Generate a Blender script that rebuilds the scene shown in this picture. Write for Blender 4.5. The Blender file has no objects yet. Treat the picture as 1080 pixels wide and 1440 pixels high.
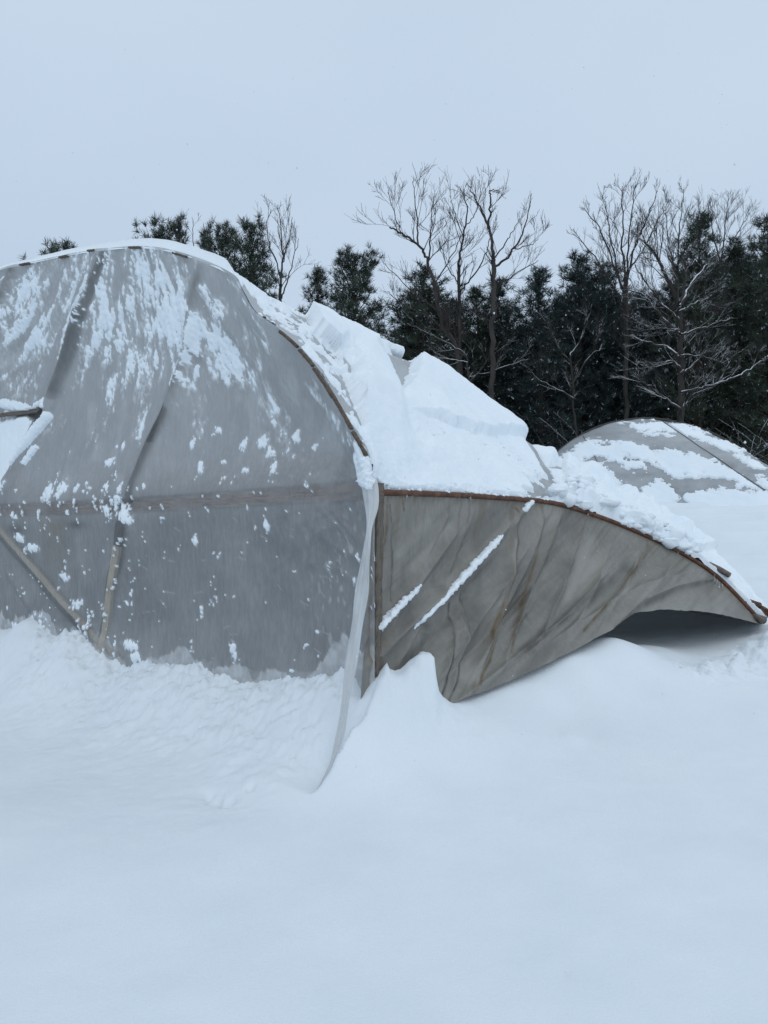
import bpy, math, random
import numpy as np
from mathutils import Vector

S = bpy.context.scene
COL = S.collection
R = math.radians

# ------------------------------------------------------------------ camera
F = 1081.0                      # focal length in photo pixels (1080 x 1440)
CAMZ, HOR = 1.6, 750.0
cam_data = bpy.data.cameras.new("camera")
cam = bpy.data.objects.new("camera", cam_data)
COL.objects.link(cam)
cam.location = (0, 0, CAMZ)
cam.rotation_euler = (R(90), 0, 0)
cam_data.sensor_width = 36.0
cam_data.lens = F / 1440 * 36
cam_data.shift_y = (HOR - 720) / 1440
cam_data.clip_end = 2000
cam_data.clip_start = 0.05
S.camera = cam

# ------------------------------------------------------------------ sky and light
SUN_EL, SUN_AZ = 50, 160
world = bpy.data.worlds.new("World")
S.world = world
world.use_nodes = True
nt = world.node_tree
for n in list(nt.nodes):
    nt.nodes.remove(n)
wo = nt.nodes.new("ShaderNodeOutputWorld")
bg = nt.nodes.new("ShaderNodeBackground")
bg.inputs[1].default_value = 0.1
sky = nt.nodes.new("ShaderNodeTexSky")
sky.sky_type = 'NISHITA'
sky.sun_disc = False
sky.sun_elevation = R(SUN_EL)
sky.sun_rotation = R(SUN_AZ)
sky.air_density = 1.0
sky.dust_density = 1.0
tc = nt.nodes.new("ShaderNodeTexCoord")
mp = nt.nodes.new("ShaderNodeMapping")
mp.inputs['Scale'].default_value = (1.0, 1.0, 2.2)
nz = nt.nodes.new("ShaderNodeTexNoise")
nz.inputs['Scale'].default_value = 1.3
nz.inputs['Detail'].default_value = 3
nz.inputs['Roughness'].default_value = 0.45
cr = nt.nodes.new("ShaderNodeValToRGB")            # overcast cloud layer
cr.color_ramp.elements[0].position = 0.3
cr.color_ramp.elements[0].color = (0.93, 0.94, 0.955, 1)
cr.color_ramp.elements[1].position = 0.72
cr.color_ramp.elements[1].color = (1.06, 1.05, 1.035, 1)
mx = nt.nodes.new("ShaderNodeMix")
mx.data_type = 'RGBA'
mx.inputs['Factor'].default_value = 0.94
nt.links.new(tc.outputs['Generated'], mp.inputs['Vector'])
nt.links.new(mp.outputs[0], nz.inputs['Vector'])
nt.links.new(nz.outputs['Fac'], cr.inputs['Fac'])
nt.links.new(sky.outputs[0], mx.inputs['A'])
sxyz = nt.nodes.new("ShaderNodeSeparateXYZ")
nt.links.new(tc.outputs['Generated'], sxyz.inputs[0])
gr = nt.nodes.new("ShaderNodeValToRGB")            # an overcast sky is darkest at the horizon
for el_, (ps_, cl_) in zip([gr.color_ramp.elements[0], gr.color_ramp.elements.new(0.5), gr.color_ramp.elements[-1]],
                           [(0.0, (4.65, 5.75, 7.3, 1)), (0.5, (5.9, 7.1, 8.55, 1)), (1.0, (6.7, 7.95, 9.15, 1))]):
    el_.position = ps_; el_.color = cl_
nt.links.new(sxyz.outputs['Z'], gr.inputs['Fac'])
ml = nt.nodes.new("ShaderNodeMix"); ml.data_type = 'RGBA'; ml.blend_type = 'MULTIPLY'; ml.inputs['Factor'].default_value = 1.0
nt.links.new(gr.outputs[0], ml.inputs['A']); nt.links.new(cr.outputs[0], ml.inputs['B'])
nt.links.new(ml.outputs['Result'], mx.inputs['B'])
nt.links.new(mx.outputs['Result'], bg.inputs[0])
nt.links.new(bg.outputs[0], wo.inputs[0])

sun_data = bpy.data.lights.new("sun", 'SUN')
sun_data.energy = 0.5
sun_data.angle = R(40)
sun_data.color = (1.0, 0.97, 0.93)
sun = bpy.data.objects.new("sun", sun_data)
COL.objects.link(sun)
sun.rotation_euler = (R(90 - SUN_EL), 0, R(180 - SUN_AZ))
S.view_settings.view_transform = 'Standard'
S.view_settings.look = 'None'
S.view_settings.exposure = 0.0
S.view_settings.gamma = 1.0

# ------------------------------------------------------------------ helpers
def pix(u, v, Y):
    return np.array([(u - 540.0) / F * Y, Y, CAMZ + (HOR - v) / F * Y])

def proj(P):
    Y = np.maximum(P[..., 1], 0.05)
    return 540 + F * P[..., 0] / Y, HOR - F * (P[..., 2] - CAMZ) / Y

def _h(ix, iy, iz, seed):
    n = (ix * 374761393 + iy * 668265263 + iz * 2147483647 + seed * 974711) & 0xFFFFFFFF
    n = ((n ^ (n >> 13)) * 1274126177) & 0xFFFFFFFF
    n = ((n ^ (n >> 15)) * 2246822519) & 0xFFFFFFFF
    return ((n ^ (n >> 16)) & 0xFFFFFF) / float(0xFFFFFF)

def vn(x, y, seed=0, z=0.0):
    x = np.asarray(x, float); y = np.asarray(y, float); z = np.asarray(z, float) + np.zeros_like(x)
    ix, iy, iz = np.floor(x).astype(np.int64), np.floor(y).astype(np.int64), np.floor(z).astype(np.int64)
    fx, fy, fz = x - ix, y - iy, z - iz
    fx = fx * fx * fx * (fx * (fx * 6 - 15) + 10); fy = fy * fy * fy * (fy * (fy * 6 - 15) + 10); fz = fz * fz * (3 - 2 * fz)
    out = 0
    for dz, wz in ((0, 1 - fz), (1, fz)):
        if dz == 1 and not np.any(fz > 0):
            continue
        a = _h(ix, iy, iz + dz, seed); b = _h(ix + 1, iy, iz + dz, seed)
        c = _h(ix, iy + 1, iz + dz, seed); d = _h(ix + 1, iy + 1, iz + dz, seed)
        out = out + wz * ((a * (1 - fx) + b * fx) * (1 - fy) + (c * (1 - fx) + d * fx) * fy)
    return out * 2 - 1

def fbm(x, y, seed=0, oct=4, gain=0.5, z=0.0):
    t, a, s = 0, 1.0, 0
    cs, sn = math.cos(0.6), math.sin(0.6)
    for k in range(oct):
        t = t + a * vn(x, y, seed + 17 * k, z); s += a; a *= gain
        x, y = (x * cs - y * sn) * 2.03 + 5.3, (x * sn + y * cs) * 2.03 + 1.7
    return t / s

def sst(a, b, x):
    t = np.clip((x - a) / (b - a), 0, 1)
    return t * t * (3 - 2 * t)

def seg_dist(u, v, pts):
    """distance of (u, v) to a polyline, and the position 0..1 along it"""
    best = np.full(np.shape(u), 1e9); par = np.zeros(np.shape(u))
    n = len(pts) - 1
    for i in range(n):
        (x0, y0), (x1, y1) = pts[i][:2], pts[i + 1][:2]
        dx, dy = x1 - x0, y1 - y0
        t = np.clip(((u - x0) * dx + (v - y0) * dy) / (dx * dx + dy * dy + 1e-9), 0, 1)
        d = np.hypot(u - x0 - t * dx, v - y0 - t * dy)
        m = d < best
        best = np.where(m, d, best); par = np.where(m, (i + t) / n, par)
    return best, par

def poly_sd(u, v, pts):
    """signed distance to a polygon, positive inside"""
    inside = np.zeros(np.shape(u), bool)
    n = len(pts)
    for i in range(n):
        (x0, y0), (x1, y1) = pts[i], pts[(i + 1) % n]
        c = ((y0 > v) != (y1 > v)) & (u < (x1 - x0) * (v - y0) / (y1 - y0 + 1e-9) + x0)
        inside ^= c
    d, _ = seg_dist(u, v, list(pts) + [pts[0]])
    return np.where(inside, d, -d)

def crom(P, t):
    """Catmull-Rom through P (n,...) at the parameters t in 0..n-1"""
    P = np.asarray(P, float); n = len(P)
    i = np.clip(np.floor(t).astype(int), 0, n - 2); f = t - i
    f = f.reshape((-1,) + (1,) * (P.ndim - 1))
    p0 = P[np.maximum(i - 1, 0)]; p1 = P[i]; p2 = P[i + 1]; p3 = P[np.minimum(i + 2, n - 1)]
    return 0.5 * (2 * p1 + (p2 - p0) * f + (2 * p0 - 5 * p1 + 4 * p2 - p3) * f ** 2 + (3 * p1 - p0 - 3 * p2 + p3) * f ** 3)

def mesh_obj(name, V, faces, mats, parent=None, smooth=True, attrs=None, mat_idx=None):
    V = np.asarray(V, float).reshape(-1, 3)
    me = bpy.data.meshes.new(name)
    if isinstance(faces, np.ndarray):
        k = faces.shape[1]; nf = len(faces)
        me.vertices.add(len(V)); me.vertices.foreach_set("co", V.astype(np.float32).ravel())
        me.loops.add(nf * k); me.loops.foreach_set("vertex_index", faces.astype(np.int32).ravel())
        me.polygons.add(nf)
        me.polygons.foreach_set("loop_start", np.arange(0, nf * k, k, dtype=np.int32))
        me.polygons.foreach_set("loop_total", np.full(nf, k, dtype=np.int32))
        me.update(calc_edges=True)
    else:
        me.from_pydata([tuple(p) for p in V], [], [tuple(f) for f in faces])
    nf = len(me.polygons)
    me.polygons.foreach_set("use_smooth", np.full(nf, smooth, dtype=bool))
    for m in (mats if isinstance(mats, (list, tuple)) else [mats]):
        me.materials.append(m)
    if mat_idx is not None:
        me.polygons.foreach_set("material_index", np.asarray(mat_idx, dtype=np.int32))
    for an, av in (attrs or {}).items():
        av = np.asarray(av, np.float32)
        if av.ndim == 1 or av.shape[-1] == 1:
            at = me.attributes.new(an, 'FLOAT', 'POINT'); at.data.foreach_set("value", av.ravel())
        else:
            if av.shape[-1] == 3:
                av = np.concatenate([av, np.ones(av.shape[:-1] + (1,), np.float32)], -1)
            at = me.attributes.new(an, 'FLOAT_COLOR', 'POINT'); at.data.foreach_set("color", av.ravel())
    me.validate(); me.update()
    o = bpy.data.objects.new(name, me)
    COL.objects.link(o)
    if parent is not None:
        o.parent = parent
        o.location = -Vector(parent.location)
    return o

def empty(name, loc, label=None, cat=None, group=None):
    o = bpy.data.objects.new(name, None)
    COL.objects.link(o); o.location = loc; o.empty_display_size = 0.3
    return tag(o, label, cat, group)

def tag(o, label=None, cat=None, group=None, kind=None):
    for k, x in (("label", label), ("category", cat), ("group", group), ("kind", kind)):
        if x: o[k] = x
    return o

def gfaces(nu, nv, keep=None):
    i = np.arange(nu - 1)[:, None] * nv + np.arange(nv - 1)[None, :]
    f = np.stack([i, i + nv, i + nv + 1, i + 1], -1)
    if keep is not None:
        k = keep[:-1, :-1] | keep[1:, :-1] | keep[1:, 1:] | keep[:-1, 1:]
        f = f[k]
    return f.reshape(-1, 4)

def compact(V, f, attrs=None):
    used = np.unique(f); mp_ = np.full(len(V), -1, np.int64); mp_[used] = np.arange(len(used))
    return V[used], mp_[f], {k: a[used] for k, a in (attrs or {}).items()}

def gnormals(G):
    du = np.gradient(G, axis=0); dv = np.gradient(G, axis=1)
    n = np.cross(du, dv)
    return n / (np.linalg.norm(n, axis=-1, keepdims=True) + 1e-12)

def tube(path, rad, sides=6, flat=None, cap=True):
    """tapered tube along a path; returns verts and quads"""
    P = np.asarray(path, float); n = len(P)
    rad = np.broadcast_to(np.asarray(rad, float), (n,))
    T = np.gradient(P, axis=0); T /= np.linalg.norm(T, axis=1, keepdims=True) + 1e-12
    ref = np.array([0, 0, 1.0]) if abs(T[0][2]) < 0.9 else np.array([1.0, 0, 0])
    V = []
    A = np.cross(T[0], ref); A /= np.linalg.norm(A)
    for i in range(n):
        A = A - T[i] * np.dot(A, T[i]); A /= np.linalg.norm(A) + 1e-12
        B = np.cross(T[i], A)
        an = np.arange(sides) / sides * 2 * math.pi
        V.append(P[i] + rad[i] * (np.cos(an)[:, None] * A + np.sin(an)[:, None] * B))
    V = np.concatenate(V)
    f = []
    for i in range(n - 1):
        for k in range(sides):
            a = i * sides + k; b = i * sides + (k + 1) % sides
            f.append((a, b, b + sides, a + sides))
    if cap:
        f.append(tuple(range(sides - 1, -1, -1))); f.append(tuple((n - 1) * sides + k for k in range(sides)))
    return V, f

class MB:
    def __init__(s): s.V = []; s.f = []; s.n = 0; s.m = []
    def add(s, V, f, mi=0):
        s.V.append(np.asarray(V, float)); s.f += [tuple(int(i) + s.n for i in q) for q in f]; s.m += [mi] * len(f); s.n += len(V)
    def build(s, name, mats, parent=None, smooth=True):
        return mesh_obj(name, np.concatenate(s.V), s.f, mats, parent, smooth, mat_idx=s.m)

def plank(path, side, w, th, rough=0.0, seed=0, n=None):
    """board following a path: width w along the (unit) side vectors, thickness th along the normal"""
    P = np.asarray(path, float)
    if n:
        P = crom(P, np.linspace(0, len(P) - 1, n))
    T = np.gradient(P, axis=0); T /= np.linalg.norm(T, axis=1, keepdims=True)
    sd = np.broadcast_to(np.asarray(side, float), P.shape)
    sd = sd - T * np.sum(T * sd, 1, keepdims=True); sd /= np.linalg.norm(sd, axis=1, keepdims=True)
    N = np.cross(T, sd)
    c = min(w, th) * 0.12
    prof = [(-w/2+c, -th/2), (w/2-c, -th/2), (w/2, -th/2+c), (w/2, th/2-c), (w/2-c, th/2), (-w/2+c, th/2), (-w/2, th/2-c), (-w/2, -th/2+c)]
    rng = np.random.RandomState(seed)
    V = []
    for i in range(len(P)):
        for a, b in prof:
            V.append(P[i] + sd[i] * (a + rng.uniform(-1, 1) * rough) + N[i] * (b + rng.uniform(-1, 1) * rough))
    k = len(prof); f = []
    for i in range(len(P) - 1):
        for j in range(k):
            a = i * k + j; b = i * k + (j + 1) % k
            f.append((a, b, b + k, a + k))
    f.append(tuple(range(k - 1, -1, -1))); f.append(tuple((len(P) - 1) * k + j for j in range(k)))
    return np.array(V), f

# ------------------------------------------------------------------ materials
def newmat(name):
    m = bpy.data.materials.new(name); m.use_nodes = True
    t = m.node_tree; b = t.nodes["Principled BSDF"]
    return m, t, b

def N(t, typ, **kw):
    n = t.nodes.new(typ)
    for k, x in kw.items():
        if k in n.inputs.keys(): n.inputs[k].default_value = x
        else: setattr(n, k, x)
    return n

def noise(t, scale, detail=4, rough=0.5, sc=(1, 1, 1), dist=0.0):
    c = N(t, "ShaderNodeTexCoord"); m = N(t, "ShaderNodeMapping"); m.inputs['Scale'].default_value = sc
    n = N(t, "ShaderNodeTexNoise"); n.inputs['Scale'].default_value = scale; n.inputs['Detail'].default_value = detail
    n.inputs['Roughness'].default_value = rough; n.inputs['Distortion'].default_value = dist
    t.links.new(c.outputs['Object'], m.inputs['Vector']); t.links.new(m.outputs[0], n.inputs['Vector'])
    return n.outputs['Fac']

def ramp(t, fac, stops):
    r = N(t, "ShaderNodeValToRGB")
    e = r.color_ramp.elements
    while len(e) < len(stops): e.new(0.5)
    for el, (p, c) in zip(e, stops):
        el.position = p; el.color = (c if isinstance(c, tuple) else (c, c, c)) + (1,)
    t.links.new(fac, r.inputs['Fac'])
    return r.outputs['Color']

def mixc(t, fac, a, b, blend='MIX'):
    m = N(t, "ShaderNodeMix", data_type='RGBA'); m.blend_type = blend
    for key, x in (('Factor', fac), ('A', a), ('B', b)):
        if hasattr(x, 'is_linked') or hasattr(x, 'links'): t.links.new(x, m.inputs[key])
        elif isinstance(x, tuple): m.inputs[key].default_value = x + (1,)
        else: m.inputs[key].default_value = x
    return m.outputs['Result']

def math_(t, op, a, b=0.0, clamp=False):
    m = N(t, "ShaderNodeMath"); m.operation = op; m.use_clamp = clamp
    for i, x in enumerate((a, b)):
        if hasattr(x, 'links'): t.links.new(x, m.inputs[i])
        else: m.inputs[i].default_value = x
    return m.outputs[0]

def bump(t, b, h, strength, dist):
    n = N(t, "ShaderNodeBump"); n.inputs['Strength'].default_value = strength; n.inputs['Distance'].default_value = dist
    t.links.new(h, n.inputs['Height']); t.links.new(n.outputs[0], b.inputs['Normal'])

def snow_mat(name, fine=70, b1=0.35, d1=0.012, lump=9, k=1.0):
    m, t, b = newmat(name)
    c = ramp(t, noise(t, 2.2, 3), [(0.3, (0.765 * k, 0.815 * k, 0.85 * k)), (0.7, (0.805 * k, 0.85 * k, 0.875 * k))])
    t.links.new(c, b.inputs['Base Color'])
    b.inputs['Roughness'].default_value = 0.75
    b.inputs['Specular IOR Level'].default_value = 0.15
    h = math_(t, 'ADD', noise(t, fine, 4, 0.6), math_(t, 'MULTIPLY', noise(t, lump, 3), 1.6))
    bump(t, b, h, b1, d1)
    return m

M_SNOW = snow_mat("ground_snow", 100, 0.32, 0.012, 6)
M_CRUST = snow_mat("crusted_snow", 60, 0.3, 0.014, 10, 1.09)

def film_mat(name, base, frost, tan, dark, alpha, trans, streak_sc, rough=0.38, wrinkle=0.22):
    m, t, b = newmat(name)
    at = N(t, "ShaderNodeAttribute"); at.attribute_name = "mask"
    sp = N(t, "ShaderNodeSeparateColor"); t.links.new(at.outputs['Color'], sp.inputs[0])
    big = noise(t, 2.3, 5, 0.55); fine = noise(t, 16, 6, 0.7, streak_sc, 0.3)
    c = mixc(t, ramp(t, big, [(0.3, 0.0), (0.7, 1.0)]), tuple(x * 0.86 for x in base), tuple(x * 1.1 for x in base))
    sc = N(t, "ShaderNodeSeparateColor")
    c = mixc(t, math_(t, 'MULTIPLY', ramp(t, fine, [(0.42, 0.0), (0.75, 1.0)]), 0.13), c, frost)
    c = mixc(t, sp.outputs['Blue'], c, dark)
    c = mixc(t, sp.outputs['Green'], c, tan)
    c = mixc(t, sp.outputs['Red'], c, frost)
    t.links.new(c, b.inputs['Base Color'])
    b.inputs['Roughness'].default_value = rough
    b.inputs['Specular IOR Level'].default_value = 0.3
    a = math_(t, 'ADD', alpha, math_(t, 'MULTIPLY', ramp(t, fine, [(0.4, 0.0), (0.8, 1.0)]), 0.12))
    a = math_(t, 'ADD', a, math_(t, 'MULTIPLY', math_(t, 'POWER', sp.outputs['Red'], 1.6), 0.55), True)
    ac = N(t, "ShaderNodeAttribute"); ac.attribute_name = "clear"
    a = math_(t, 'MULTIPLY', a, math_(t, 'SUBTRACT', 1.0, math_(t, 'MULTIPLY', ac.outputs['Fac'], 0.62)))
    t.links.new(a, b.inputs['Alpha'])
    h = math_(t, 'ADD', noise(t, 26, 5, 0.6, streak_sc, 0.6), math_(t, 'MULTIPLY', noise(t, 5, 3, 0.5), 1.5))
    bump(t, b, h, wrinkle, 0.02)
    if trans > 0:
        tr = N(t, "ShaderNodeBsdfTranslucent"); t.links.new(c, tr.inputs['Color'])
        ms = N(t, "ShaderNodeMixShader"); ms.inputs[0].default_value = trans
        t.links.new(b.outputs[0], ms.inputs[1]); t.links.new(tr.outputs[0], ms.inputs[2])
        t.links.new(ms.outputs[0], t.nodes["Material Output"].inputs['Surface'])
    return m

M_FILM = film_mat("wall_plastic", (0.47, 0.472, 0.472), (0.70, 0.715, 0.72), (0.36, 0.29, 0.17), (0.10, 0.095, 0.085), 0.54, 0.12, (2.5, 2.5, 0.5), 0.28, 0.42)
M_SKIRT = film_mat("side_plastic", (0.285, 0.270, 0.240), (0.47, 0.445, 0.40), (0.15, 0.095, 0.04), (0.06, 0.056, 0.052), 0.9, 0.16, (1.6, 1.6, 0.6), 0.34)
M_ROOFFILM = film_mat("roof_plastic", (0.33, 0.335, 0.335), (0.66, 0.68, 0.69), (0.3, 0.25, 0.17), (0.12, 0.11, 0.1), 0.86, 0.10, (2, 2, 1))

def wood_mat(name, c0, c1, sc, scale=14):
    m, t, b = newmat(name)
    c = ramp(t, noise(t, scale, 6, 0.65, sc, 0.4), [(0.3, c0), (0.7, c1)])
    t.links.new(c, b.inputs['Base Color']); b.inputs['Roughness'].default_value = 0.8
    bump(t, b, noise(t, scale * 2, 5, 0.6, sc), 0.5, 0.006)
    return m
M_BOARD = wood_mat("weathered_board", (0.13, 0.095, 0.08), (0.40, 0.33, 0.295), (0.6, 0.6, 5))
M_POST = wood_mat("grey_post_wood", (0.07, 0.058, 0.045), (0.19, 0.16, 0.13), (8, 8, 0.7))
M_STUD = wood_mat("stud_wood", (0.05, 0.045, 0.04), (0.11, 0.10, 0.09), (6, 6, 0.7))
M_TAN = wood_mat("pale_stud_wood", (0.42, 0.35, 0.26), (0.60, 0.52, 0.42), (6, 6, 0.7))
M_BATTEN = wood_mat("batten_wood", (0.045, 0.032, 0.024), (0.16, 0.115, 0.08), (3, 3, 3))
m, t, b = newmat("rusty_pipe"); M_RUST = m
c = ramp(t, noise(t, 13, 7, 0.75), [(0.34, (0.035, 0.02, 0.014)), (0.52, (0.12, 0.05, 0.026)), (0.74, (0.21, 0.12, 0.08))])
t.links.new(c, b.inputs['Base Color']); b.inputs['Roughness'].default_value = 0.75
bump(t, b, noise(t, 80, 4, 0.6), 0.4, 0.004)
m, t, b = newmat("galvanised_pipe"); M_GALV = m
c = ramp(t, noise(t, 18, 5, 0.7), [(0.35, (0.10, 0.075, 0.065)), (0.7, (0.24, 0.20, 0.18))])
t.links.new(c, b.inputs['Base Color']); b.inputs['Roughness'].default_value = 0.5; b.inputs['Metallic'].default_value = 0.3
m, t, b = newmat("ice"); M_ICE = m
b.inputs['Base Color'].default_value = (0.9, 0.93, 0.95, 1); b.inputs['Roughness'].default_value = 0.12
b.inputs['Transmission Weight'].default_value = 0.75; b.inputs['IOR'].default_value = 1.31

def bark_mat(name, c0, c1, snow_amt):
    m, t, b = newmat(name)
    c = ramp(t, noise(t, 6, 5, 0.65, (1, 1, 0.4)), [(0.3, c0), (0.7, c1)])
    if snow_amt > 0:
        g = N(t, "ShaderNodeNewGeometry"); sx = N(t, "ShaderNodeSeparateXYZ"); t.links.new(g.outputs['Normal'], sx.inputs[0])
        u = math_(t, 'ADD', sx.outputs['Z'], math_(t, 'MULTIPLY', math_(t, 'SUBTRACT', noise(t, 1.7, 3, 0.6), 0.5), 1.6))
        k = ramp(t, u, [(max(0.0, 0.80 - snow_amt), 0.0), (min(1.0, 0.95 - snow_amt * 0.8), 1.0)])
        c = mixc(t, k, c, (0.82, 0.85, 0.88))
    t.links.new(c, b.inputs['Base Color']); b.inputs['Roughness'].default_value = 0.9
    return m
M_BARK = bark_mat("grey_bark", (0.022, 0.018, 0.016), (0.06, 0.05, 0.044), 0.0)
M_BARKSNOW = bark_mat("snowy_bark", (0.02, 0.017, 0.015), (0.055, 0.046, 0.04), 0.36)
M_PBARK = bark_mat("pine_bark", (0.03, 0.022, 0.018), (0.07, 0.05, 0.04), 0.1)

def needle_mat(name, c0, c1):
    m, t, b = newmat(name)
    at = N(t, "ShaderNodeAttribute"); at.attribute_name = "tone"
    c = ramp(t, at.outputs['Fac'], [(0.0, c0), (0.93, c1), (0.955, (0.7, 0.74, 0.78))])
    t.links.new(c, b.inputs['Base Color']); b.inputs['Roughness'].default_value = 0.7
    b.inputs['Specular IOR Level'].default_value = 0.25
    return m
M_NEEDLE = needle_mat("pine_needles", (0.02, 0.03, 0.023), (0.072, 0.094, 0.066))
M_NEEDLE2 = needle_mat("blue_green_needles", (0.017, 0.028, 0.029), (0.058, 0.083, 0.077))

M_FARFILM = film_mat("far_plastic", (0.29, 0.30, 0.305), (0.6, 0.62, 0.63), (0.3, 0.25, 0.17), (0.14, 0.14, 0.14), 0.9, 0.05, (2, 2, 1))

# ------------------------------------------------------------------ greenhouse frame of reference
C0 = np.array([-0.08, 5.0, 0.0])                 # near corner, at ground level
NW = np.array([-3.67, 2.5, 0.0]); NW /= np.linalg.norm(NW)      # along the end wall, away from the corner
AX = np.array([-NW[1] * -1, -NW[0], 0.0]); AX = np.array([NW[1], -NW[0], 0.0])   # along the house, away from the viewer
OUT = -AX                                        # outward normal of the end wall

def wall_pix(u, v):
    """wall coordinates (p, z) of a photo pixel on the end wall plane"""
    k = (np.asarray(u, float) - 540) / F
    p = (k * C0[1] - C0[0]) / (NW[0] - k * NW[1])
    Y = C0[1] + NW[1] * p
    return p, CAMZ + (HOR - np.asarray(v, float)) / F * Y

def wall_pt(p, z, d=0.0):
    p = np.asarray(p, float); z = np.asarray(z, float); d = np.asarray(d, float)
    return C0 + p[..., None] * NW + d[..., None] * OUT + np.stack([0 * z, 0 * z, z], -1)

ARCH_PX = [(527, 690), (519, 642), (495, 598), (458, 534), (426, 492), (395, 464), (360, 438), (343, 410), (324, 383), (262, 357), (200, 346), (120, 353), (60, 365), (0, 378)]
_ap, _az = wall_pix([a[0] for a in ARCH_PX], [a[1] for a in ARCH_PX])
HALF = 4.75
_ap = np.concatenate([_ap, 2 * HALF - _ap[::-1]]); _az = np.concatenate([_az, _az[::-1]])
ap_t = np.linspace(0, len(_ap) - 1, 600)
_cur = crom(np.stack([_ap, _az], 1), ap_t)
def zarch(p):
    return np.interp(p, _cur[:, 0], _cur[:, 1])

SNOWLINE = [(-60, 892), (0, 886), (30, 880), (62, 884), (78, 908), (98, 886), (120, 905), (150, 925), (168, 935), (178, 952), (190, 940), (215, 936), (240, 945), (275, 942), (310, 952), (340, 965), (370, 958), (405, 960), (430, 972), (450, 955), (475, 940), (500, 950)]
_sp, _sz = wall_pix([a[0] for a in SNOWLINE], [a[1] for a in SNOWLINE])
_o = np.argsort(_sp); _sp, _sz = _sp[_o], _sz[_o]

# ------------------------------------------------------------------ snow covered ground
GPX = [(300, 1130, 4.5), (0, 1110, 4.85), (150, 1110, 4.7), (390, 1120, 4.4),
       (497, 985, 4.86), (545, 975, 5.02), (598, 975, 5.12), (640, 1003, 5.1), (540, 1030, 4.75), (520, 1095, 4.45), (600, 1060, 4.7), (470, 1120, 4.35),
       (700, 1010, 5.2), (700, 1100, 4.55), (600, 1120, 4.3), (800, 1000, 5.6), (800, 1070, 4.9), (900, 985, 5.75), (960, 935, 6.6), (900, 1050, 5.15),
       (1000, 945, 6.5), (1000, 1050, 5.2), (1076, 895, 7.4), (1076, 955, 6.5), (1076, 1050, 5.2), (1200, 900, 7.3), (1200, 1050, 5.2),
       (680, 977, 5.5), (720, 960, 5.7), (760, 944, 5.9), (800, 922, 6.05), (845, 905, 6.35), (864, 896, 6.42), (890, 905, 6.6), (800, 950, 5.85), (850, 945, 5.95), (890, 950, 6.05), (920, 908, 6.9), (960, 916, 7.0), (1000, 910, 7.2), (1040, 897, 7.45),
       (1085, 856, 8.5), (1110, 810, 9.8), (1080, 770, 11.2), (1000, 742, 12.6), (1080, 706, 15), (960, 706, 15), (860, 690, 15.5), (1200, 700, 14), (1200, 800, 10), (780, 690, 16)]
ctl = [pix(*g) for g in GPX]
for X in np.arange(-8, 9, 1.0):
    ctl.append(np.array([X, 1.0, 0.0])); ctl.append(np.array([X, 3.2, 0.0])); ctl.append(np.array([X, 2.1, 0.0])); ctl.append(np.array([X, 3.85, 0.02 if X < -1 else 0.03]))
for X in (-8, -6, -4, -2.5, -1.5):
    ctl.append(np.array([X, 4.6, 0.03]))
for p in np.arange(0.1, 9.3, 0.35):            # the bank against the end wall
    z0 = float(np.interp(p, _sp, _sz))
    for d, k in ((0.0, 1.0), (0.16, 0.83), (0.36, 0.52), (0.65, 0.22), (1.05, 0.06)):
        q = wall_pt(np.array(p), np.array(z0 * k), np.array(d)); ctl.append(q if np.ndim(q) == 1 else q[0])
    for d in (-0.6, -2.0):
        q = wall_pt(np.array(p), np.array(0.4 if d > -1 else 0.3), np.array(d)); ctl.append(q)
for X, Y, Z in ((1.5, 7.2, .5), (2.2, 8.0, .55), (1.95, 6.9, .58), (2.3, 7.2, .56), (2.7, 7.5, .55), (3, 8.6, .58), (1.0, 6.4, .42), (2, 9, .5), (3.2, 9.2, .7), (0.5, 8, .35), (-2, 10, .3), (0, 11, .35), (2, 12.5, .6),
                (-4, 14, .4), (0, 15, .6), (3, 15, 1.6), (10, 12, 1.7), (12, 8, .7), (12, 5, .1), (-10, 6, .2), (-12, 10, .4), (-12, 15, .5), (-6, 20, .6), (0, 20, 1.0), (6, 20, 1.9), (12, 18, 2.0), (10, 24, 1.6), (3, 25, 1.3), (-8, 25, .8), (18, 25, 1.5), (-20, 25, .8)):
    ctl.append(np.array([X, Y, Z]))
ctl = np.array(ctl)
_dm = np.hypot(ctl[:, None, 0] - ctl[None, :, 0], ctl[:, None, 1] - ctl[None, :, 1])
def _ker(r): return -np.sqrt(r * r + 0.02)
_n = len(ctl)
_A = np.zeros((_n + 1, _n + 1)); _A[:_n, :_n] = _ker(_dm) + np.eye(_n) * 0.02; _A[:_n, _n] = 1; _A[_n, :_n] = 1
_w = np.linalg.solve(_A, np.concatenate([ctl[:, 2], [0]]))

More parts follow.
